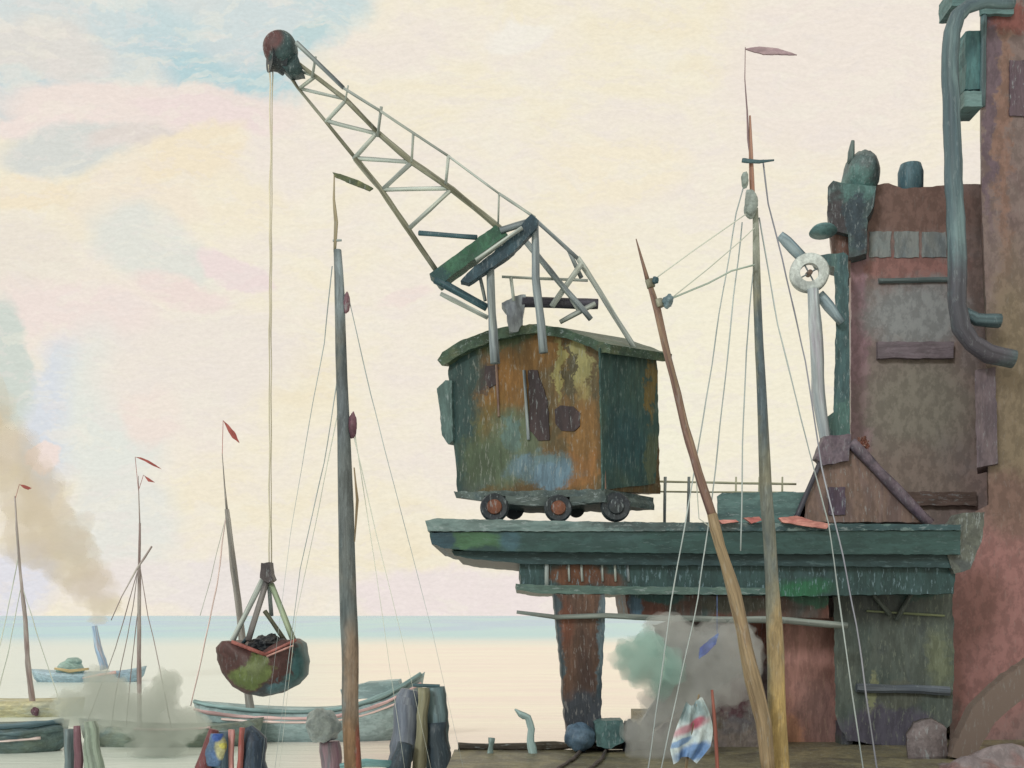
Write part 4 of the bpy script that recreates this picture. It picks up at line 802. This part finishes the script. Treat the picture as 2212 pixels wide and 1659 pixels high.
# ------------------------------------------------------------------ near boats with the tall masts
YL = 22; bl = thing('fishing_smack', (W(755, 0, YL).x, YL, WATER), 'near sailing boat whose tall grey mast carries maroon blocks and a green vane', 'sailing boat')
hull('hull', paint('smack_hull', [(58, 74, 72), (76, 84, 74)], stroke='x'), bl, (W(755, 0, YL).x, YL), 7.6, 2.4, .12, .25, .15)
m2 = MB(); m2.line([(729, 540), (733, 640), (737, 760), (741, 880), (744, 1000), (748, 1150), (752, 1300), (757, 1450), (760, 1560), (762, 1720)], [17, 22, 24, 26, 31, 35, 38, 36, 36, 38], Y=YL, seg=.4, sides=12, jit=.04, wob=.03)
m2.build('mast', paint('mast_left_wood', [(104, 106, 100), (88, 94, 92), (122, 116, 104)], streak=22, scale=1, var=.5, flecks=.1, blobs=[(737, 620, 14, 90, 0, (130, 136, 134), YL, .4), (748, 1060, 22, 100, 0, (96, 98, 94), YL, .5), (757, 1620, 22, 90, 0, (130, 98, 70), YL, .5), (774, 1630, 6, 60, 0, (140, 78, 62), YL, .4), (762, 1450, 20, 100, 0, (130, 108, 88), YL, .5), (744, 880, 12, 80, 0, (92, 96, 96), YL, .5)], wamp=.25), bl, smooth=True)
m2 = MB(); m2.line([(722, 375), (721, 430), (726, 480), (723, 545)], [3, 5, 9, 6], Y=YL, seg=.2); m2.build('topmast', uvp('topm', [(120, 112, 84), (170, 150, 120)]), bl, smooth=True)
m2 = MB(); m2.prism([(718, 372), (740, 377), (772, 388), (806, 406), (798, 411), (768, 400), (724, 381)], YL - .03, YL + .03, seg=4, amp=1.2); m2.build('vane', paint('vane_green', [(52, 66, 54), (84, 88, 58), (140, 136, 92)], stroke='o', scale=3), bl)
m2 = MB(); m2.bar(719, 520, 738, 519, 5, Y=YL); m2.build('collar', GREY, bl)
for x, y, w, h in ((749, 655, 8, 22), (762, 920, 9, 28)):
    m2 = MB(); m2.pball(x, y, w, h, YL - .02, lump=.15); m2.build('block', MAROON, bl, smooth=True)
stays(bl, GROPE, [[(717, 575), (700, 740), (660, 960), (628, 1150), (560, 1690)], [(752, 640), (800, 850), (870, 1120), (935, 1370), (1010, 1700)], [(735, 780), (700, 1000), (648, 1230), (590, 1690)]], YL, (2.6, 2.2, 1.6, .9, .5))
stays(bl, PALEROPE, [[(765, 925), (795, 1120), (832, 1370), (880, 1700)], [(764, 940), (812, 1150), (866, 1370), (940, 1700)], [(738, 850), (690, 1090), (640, 1330), (600, 1690)]], YL, (2.2, 1.8, 1.2, .5))
m2 = MB(); m2.line([(765, 1010), (772, 1080), (766, 1170)], [3, 6, 3], Y=YL - .2); m2.build('halyard', SPARLO, bl, smooth=True)

YR = 23; br = thing('sailing_cutter', (W(1675, 0, YR).x, YR, WATER), 'near sailing boat with a tall ochre mast, leaning brown boom and purple pennant', 'sailing boat')
hull('hull', paint('cutter_hull', [(84, 66, 52), (104, 84, 62)], stroke='x'), br, (W(1640, 0, YR).x, YR), 8.0, 2.4, .1, .3, .15)
m2 = MB(); m2.line([(1631, 450), (1633, 560), (1640, 750), (1650, 950), (1658, 1100), (1666, 1250), (1674, 1400), (1680, 1540), (1684, 1730)], [12, 16, 19, 24, 27, 30, 36, 40, 42], Y=YR, seg=.4, sides=12, jit=.04, wob=.03)
m2.build('mast', paint('mast_right_wood', [(104, 104, 92), (122, 116, 96), (90, 98, 96)], streak=24, scale=1, var=.45, flecks=.1, blobs=[(1682, 1600, 24, 260, 0, (172, 142, 88), YR, .45), (1676, 1400, 18, 90, 0, (150, 126, 88), YR, .5), (1645, 800, 12, 170, 0, (78, 88, 90), YR, .4), (1632, 520, 14, 60, 0, (148, 146, 128), YR, .5)], wamp=.25), br, smooth=True)
m2 = MB(); m2.line([(1620, 250), (1622, 330), (1625, 415), (1628, 460)], [4, 9, 11, 12], Y=YR, seg=.2); m2.build('topmast', uvp('topm2', [(150, 104, 84), (170, 130, 108)]), br, smooth=True)
m2 = MB(); m2.line([(1610, 102), (1609, 170), (1614, 240), (1616, 300), (1620, 330)], [2, 2.4, 4, 5, 4], Y=YR, seg=.2); m2.build('flagstaff', uvp('fstaff', [(124, 96, 100), (150, 122, 118)]), br, smooth=True)
m2 = MB(); m2.line([(1603, 346), (1615, 348), (1640, 349), (1672, 346)], [9, 10, 8, 4], Y=YR - .1, seg=.1); m2.build('crosstree', DTEAL, br, smooth=True)
m2 = MB(); m2.prism([(1611, 105), (1640, 100), (1680, 104), (1722, 118), (1690, 117), (1650, 117), (1630, 112)], YR - .02, YR + .02, seg=4, amp=1.0); m2.build('pennant', paint('pennant_purple', [(150, 116, 124), (180, 150, 148), (124, 88, 104)], stroke='x', scale=3, flecks=0), br)
m2 = MB(); m2.pball(1621, 440, 14, 30, YR - .15, lump=.2); m2.build('block', paint('block_grey', [(132, 136, 126), (156, 158, 146)], stroke='o'), br, smooth=True)
m2 = MB(); m2.pball(1609, 388, 8, 17, YR - .15, lump=.2); m2.build('block', paint('block_grey2', [(140, 146, 134)], stroke='o'), br, smooth=True)
m2 = MB(); m2.line([(1374, 516), (1386, 560), (1400, 610)], [2, 6, 10], Y=22.4, seg=.2).line([(1400, 605), (1420, 670), (1445, 780), (1480, 920), (1508, 1020), (1540, 1120)], [11, 15, 17, 18, 20, 20], Y=22.4, seg=.3)
m2.build('boom', SPAR, br, smooth=True)
m2 = MB(); m2.line([(1538, 1110), (1556, 1180), (1585, 1280), (1610, 1400), (1636, 1500), (1650, 1560), (1662, 1680)], [20, 24, 28, 32, 36, 34, 30], Y=22.4, seg=.3); m2.build('boom_heel', SPARLO, br, smooth=True)
for x, y, w in ((1404, 612, 19), (1422, 655, 22)):
    m2 = MB(); m2.bar(x - 2, y - 8, x + 3, y + 9, w, Y=22.4); m2.build('lashing', CHORD, br, smooth=True)
m2 = MB(); m2.pball(1416, 605, 7, 8, 22.3); m2.build('block', DTEAL, br, smooth=True); m2 = MB(); m2.pball(1443, 652, 12, 14, 22.3, lump=.3); m2.build('block', paint('block_teal', [(92, 112, 116), (140, 150, 146)], stroke='o'), br, smooth=True)
for ln in ([(1415, 602), (1500, 540), (1612, 462)], [(1448, 646), (1530, 580), (1600, 520), (1630, 492)]):
    m2 = MB(); m2.line(ln, 2.6, Y=22.8); m2.build('halyard', PALEROPE, br, smooth=True)
m2 = MB(); m2.line([(1450, 645), (1530, 612), (1580, 585), (1630, 572)], 4, Y=22.8); m2.build('halyard', uvp('rope_green', [(150, 158, 140), (176, 180, 162)]), br, smooth=True)
stays(br, GROPE, [[(1608, 395), (1590, 460), (1560, 640), (1520, 900), (1478, 1140), (1450, 1300), (1395, 1700)], [(1603, 480), (1585, 640), (1560, 880), (1535, 1100), (1508, 1290), (1420, 1700)],
                  [(1634, 500), (1612, 760), (1604, 960), (1600, 1190)], [(1640, 470), (1680, 700), (1728, 900), (1790, 1130), (1830, 1420), (1870, 1700)]], YR, 3.0)
stays(br, uvp('rope_mauve', [(134, 130, 136), (156, 152, 152)]), [[(1648, 345), (1660, 440), (1690, 560), (1740, 780), (1775, 1010), (1820, 1200), (1850, 1350), (1900, 1700)]], YR, 3.4)
m2 = MB(); m2.line([(1502, 1000), (1510, 1120), (1536, 1140)], 2.5, Y=22.6); m2.build('sheet_rope', PALEROPE, br)
m2 = MB(); m2.line([(1538, 1490), (1546, 1580), (1552, 1700)], [6, 9, 9], Y=22.0); m2.build('boathook', uvp('hook_red', [(122, 66, 56), (140, 84, 68)]), br, smooth=True)
# Dutch-striped flag hanging bunched from a staff
fl = thing('striped_flag', W(1500, 1690, 24.2), 'bunched red, white and blue flag hanging from a slanting staff under the gantry', 'flag')
m2 = MB(); NX, NZ = 26, 40; vs = []; fs = []
for side_ in (-1, 1):
    for j in range(NZ + 1):
        t = j / NZ
        for i in range(NX + 1):
            u = i / NX
            w = 34 + 52 * math.sin(min(1, t * 1.6) * PI * .5) * (1 - .7 * max(0, t - .75) / .25)
            xx = 1500 - 22 * t + (u - .5) * w + 10 * math.sin(t * 3); yy = 1515 + 128 * t + 9 * math.sin(u * 5 + t * 2)
            p = W(xx, yy, 24.2); p.y += .05 * math.sin(u * 13 + t * 3) + .03 * math.sin(u * 23 - t * 7) + side_ * .006; vs.append(p)
M_ = (NX + 1) * (NZ + 1)
for j in range(NZ):
    for i in range(NX):
        a = j * (NX + 1) + i; fs.append([a, a + 1, a + NX + 2, a + NX + 1]); fs.append([M_ + a, M_ + a + NX + 1, M_ + a + NX + 2, M_ + a + 1])
m2.add(vs, fs); m2.build('flag_cloth', paint('flag_cloth', [(206, 214, 206), (216, 216, 204)], stroke='o', flecks=0, var=.12, streak=6, wamp=.1, blobs=[
    (1495, 1535, 40, 26, 0, (160, 172, 166), 24.2), (1490, 1572, 44, 9, -25, (190, 138, 140), 24.2, .5), (1506, 1560, 18, 8, -40, (186, 100, 112), 24.2, .4), (1470, 1604, 26, 7, -25, (140, 164, 190), 24.2), (1500, 1625, 45, 18, -20, (118, 146, 180), 24.2, .3)]), fl, smooth=True)
m2 = MB(); m2.line([(1510, 1500), (1490, 1600), (1476, 1700)], [4, 6, 7], Y=24.28); m2.build('staff', SPARLO, fl, smooth=True)

S.render.engine = 'CYCLES'; S.cycles.use_denoising = True
S.cycles.max_bounces = 6; S.cycles.transparent_max_bounces = 12; S.cycles.volume_bounces = 3; S.cycles.volume_step_rate = 2; S.cycles.volume_max_steps = 64
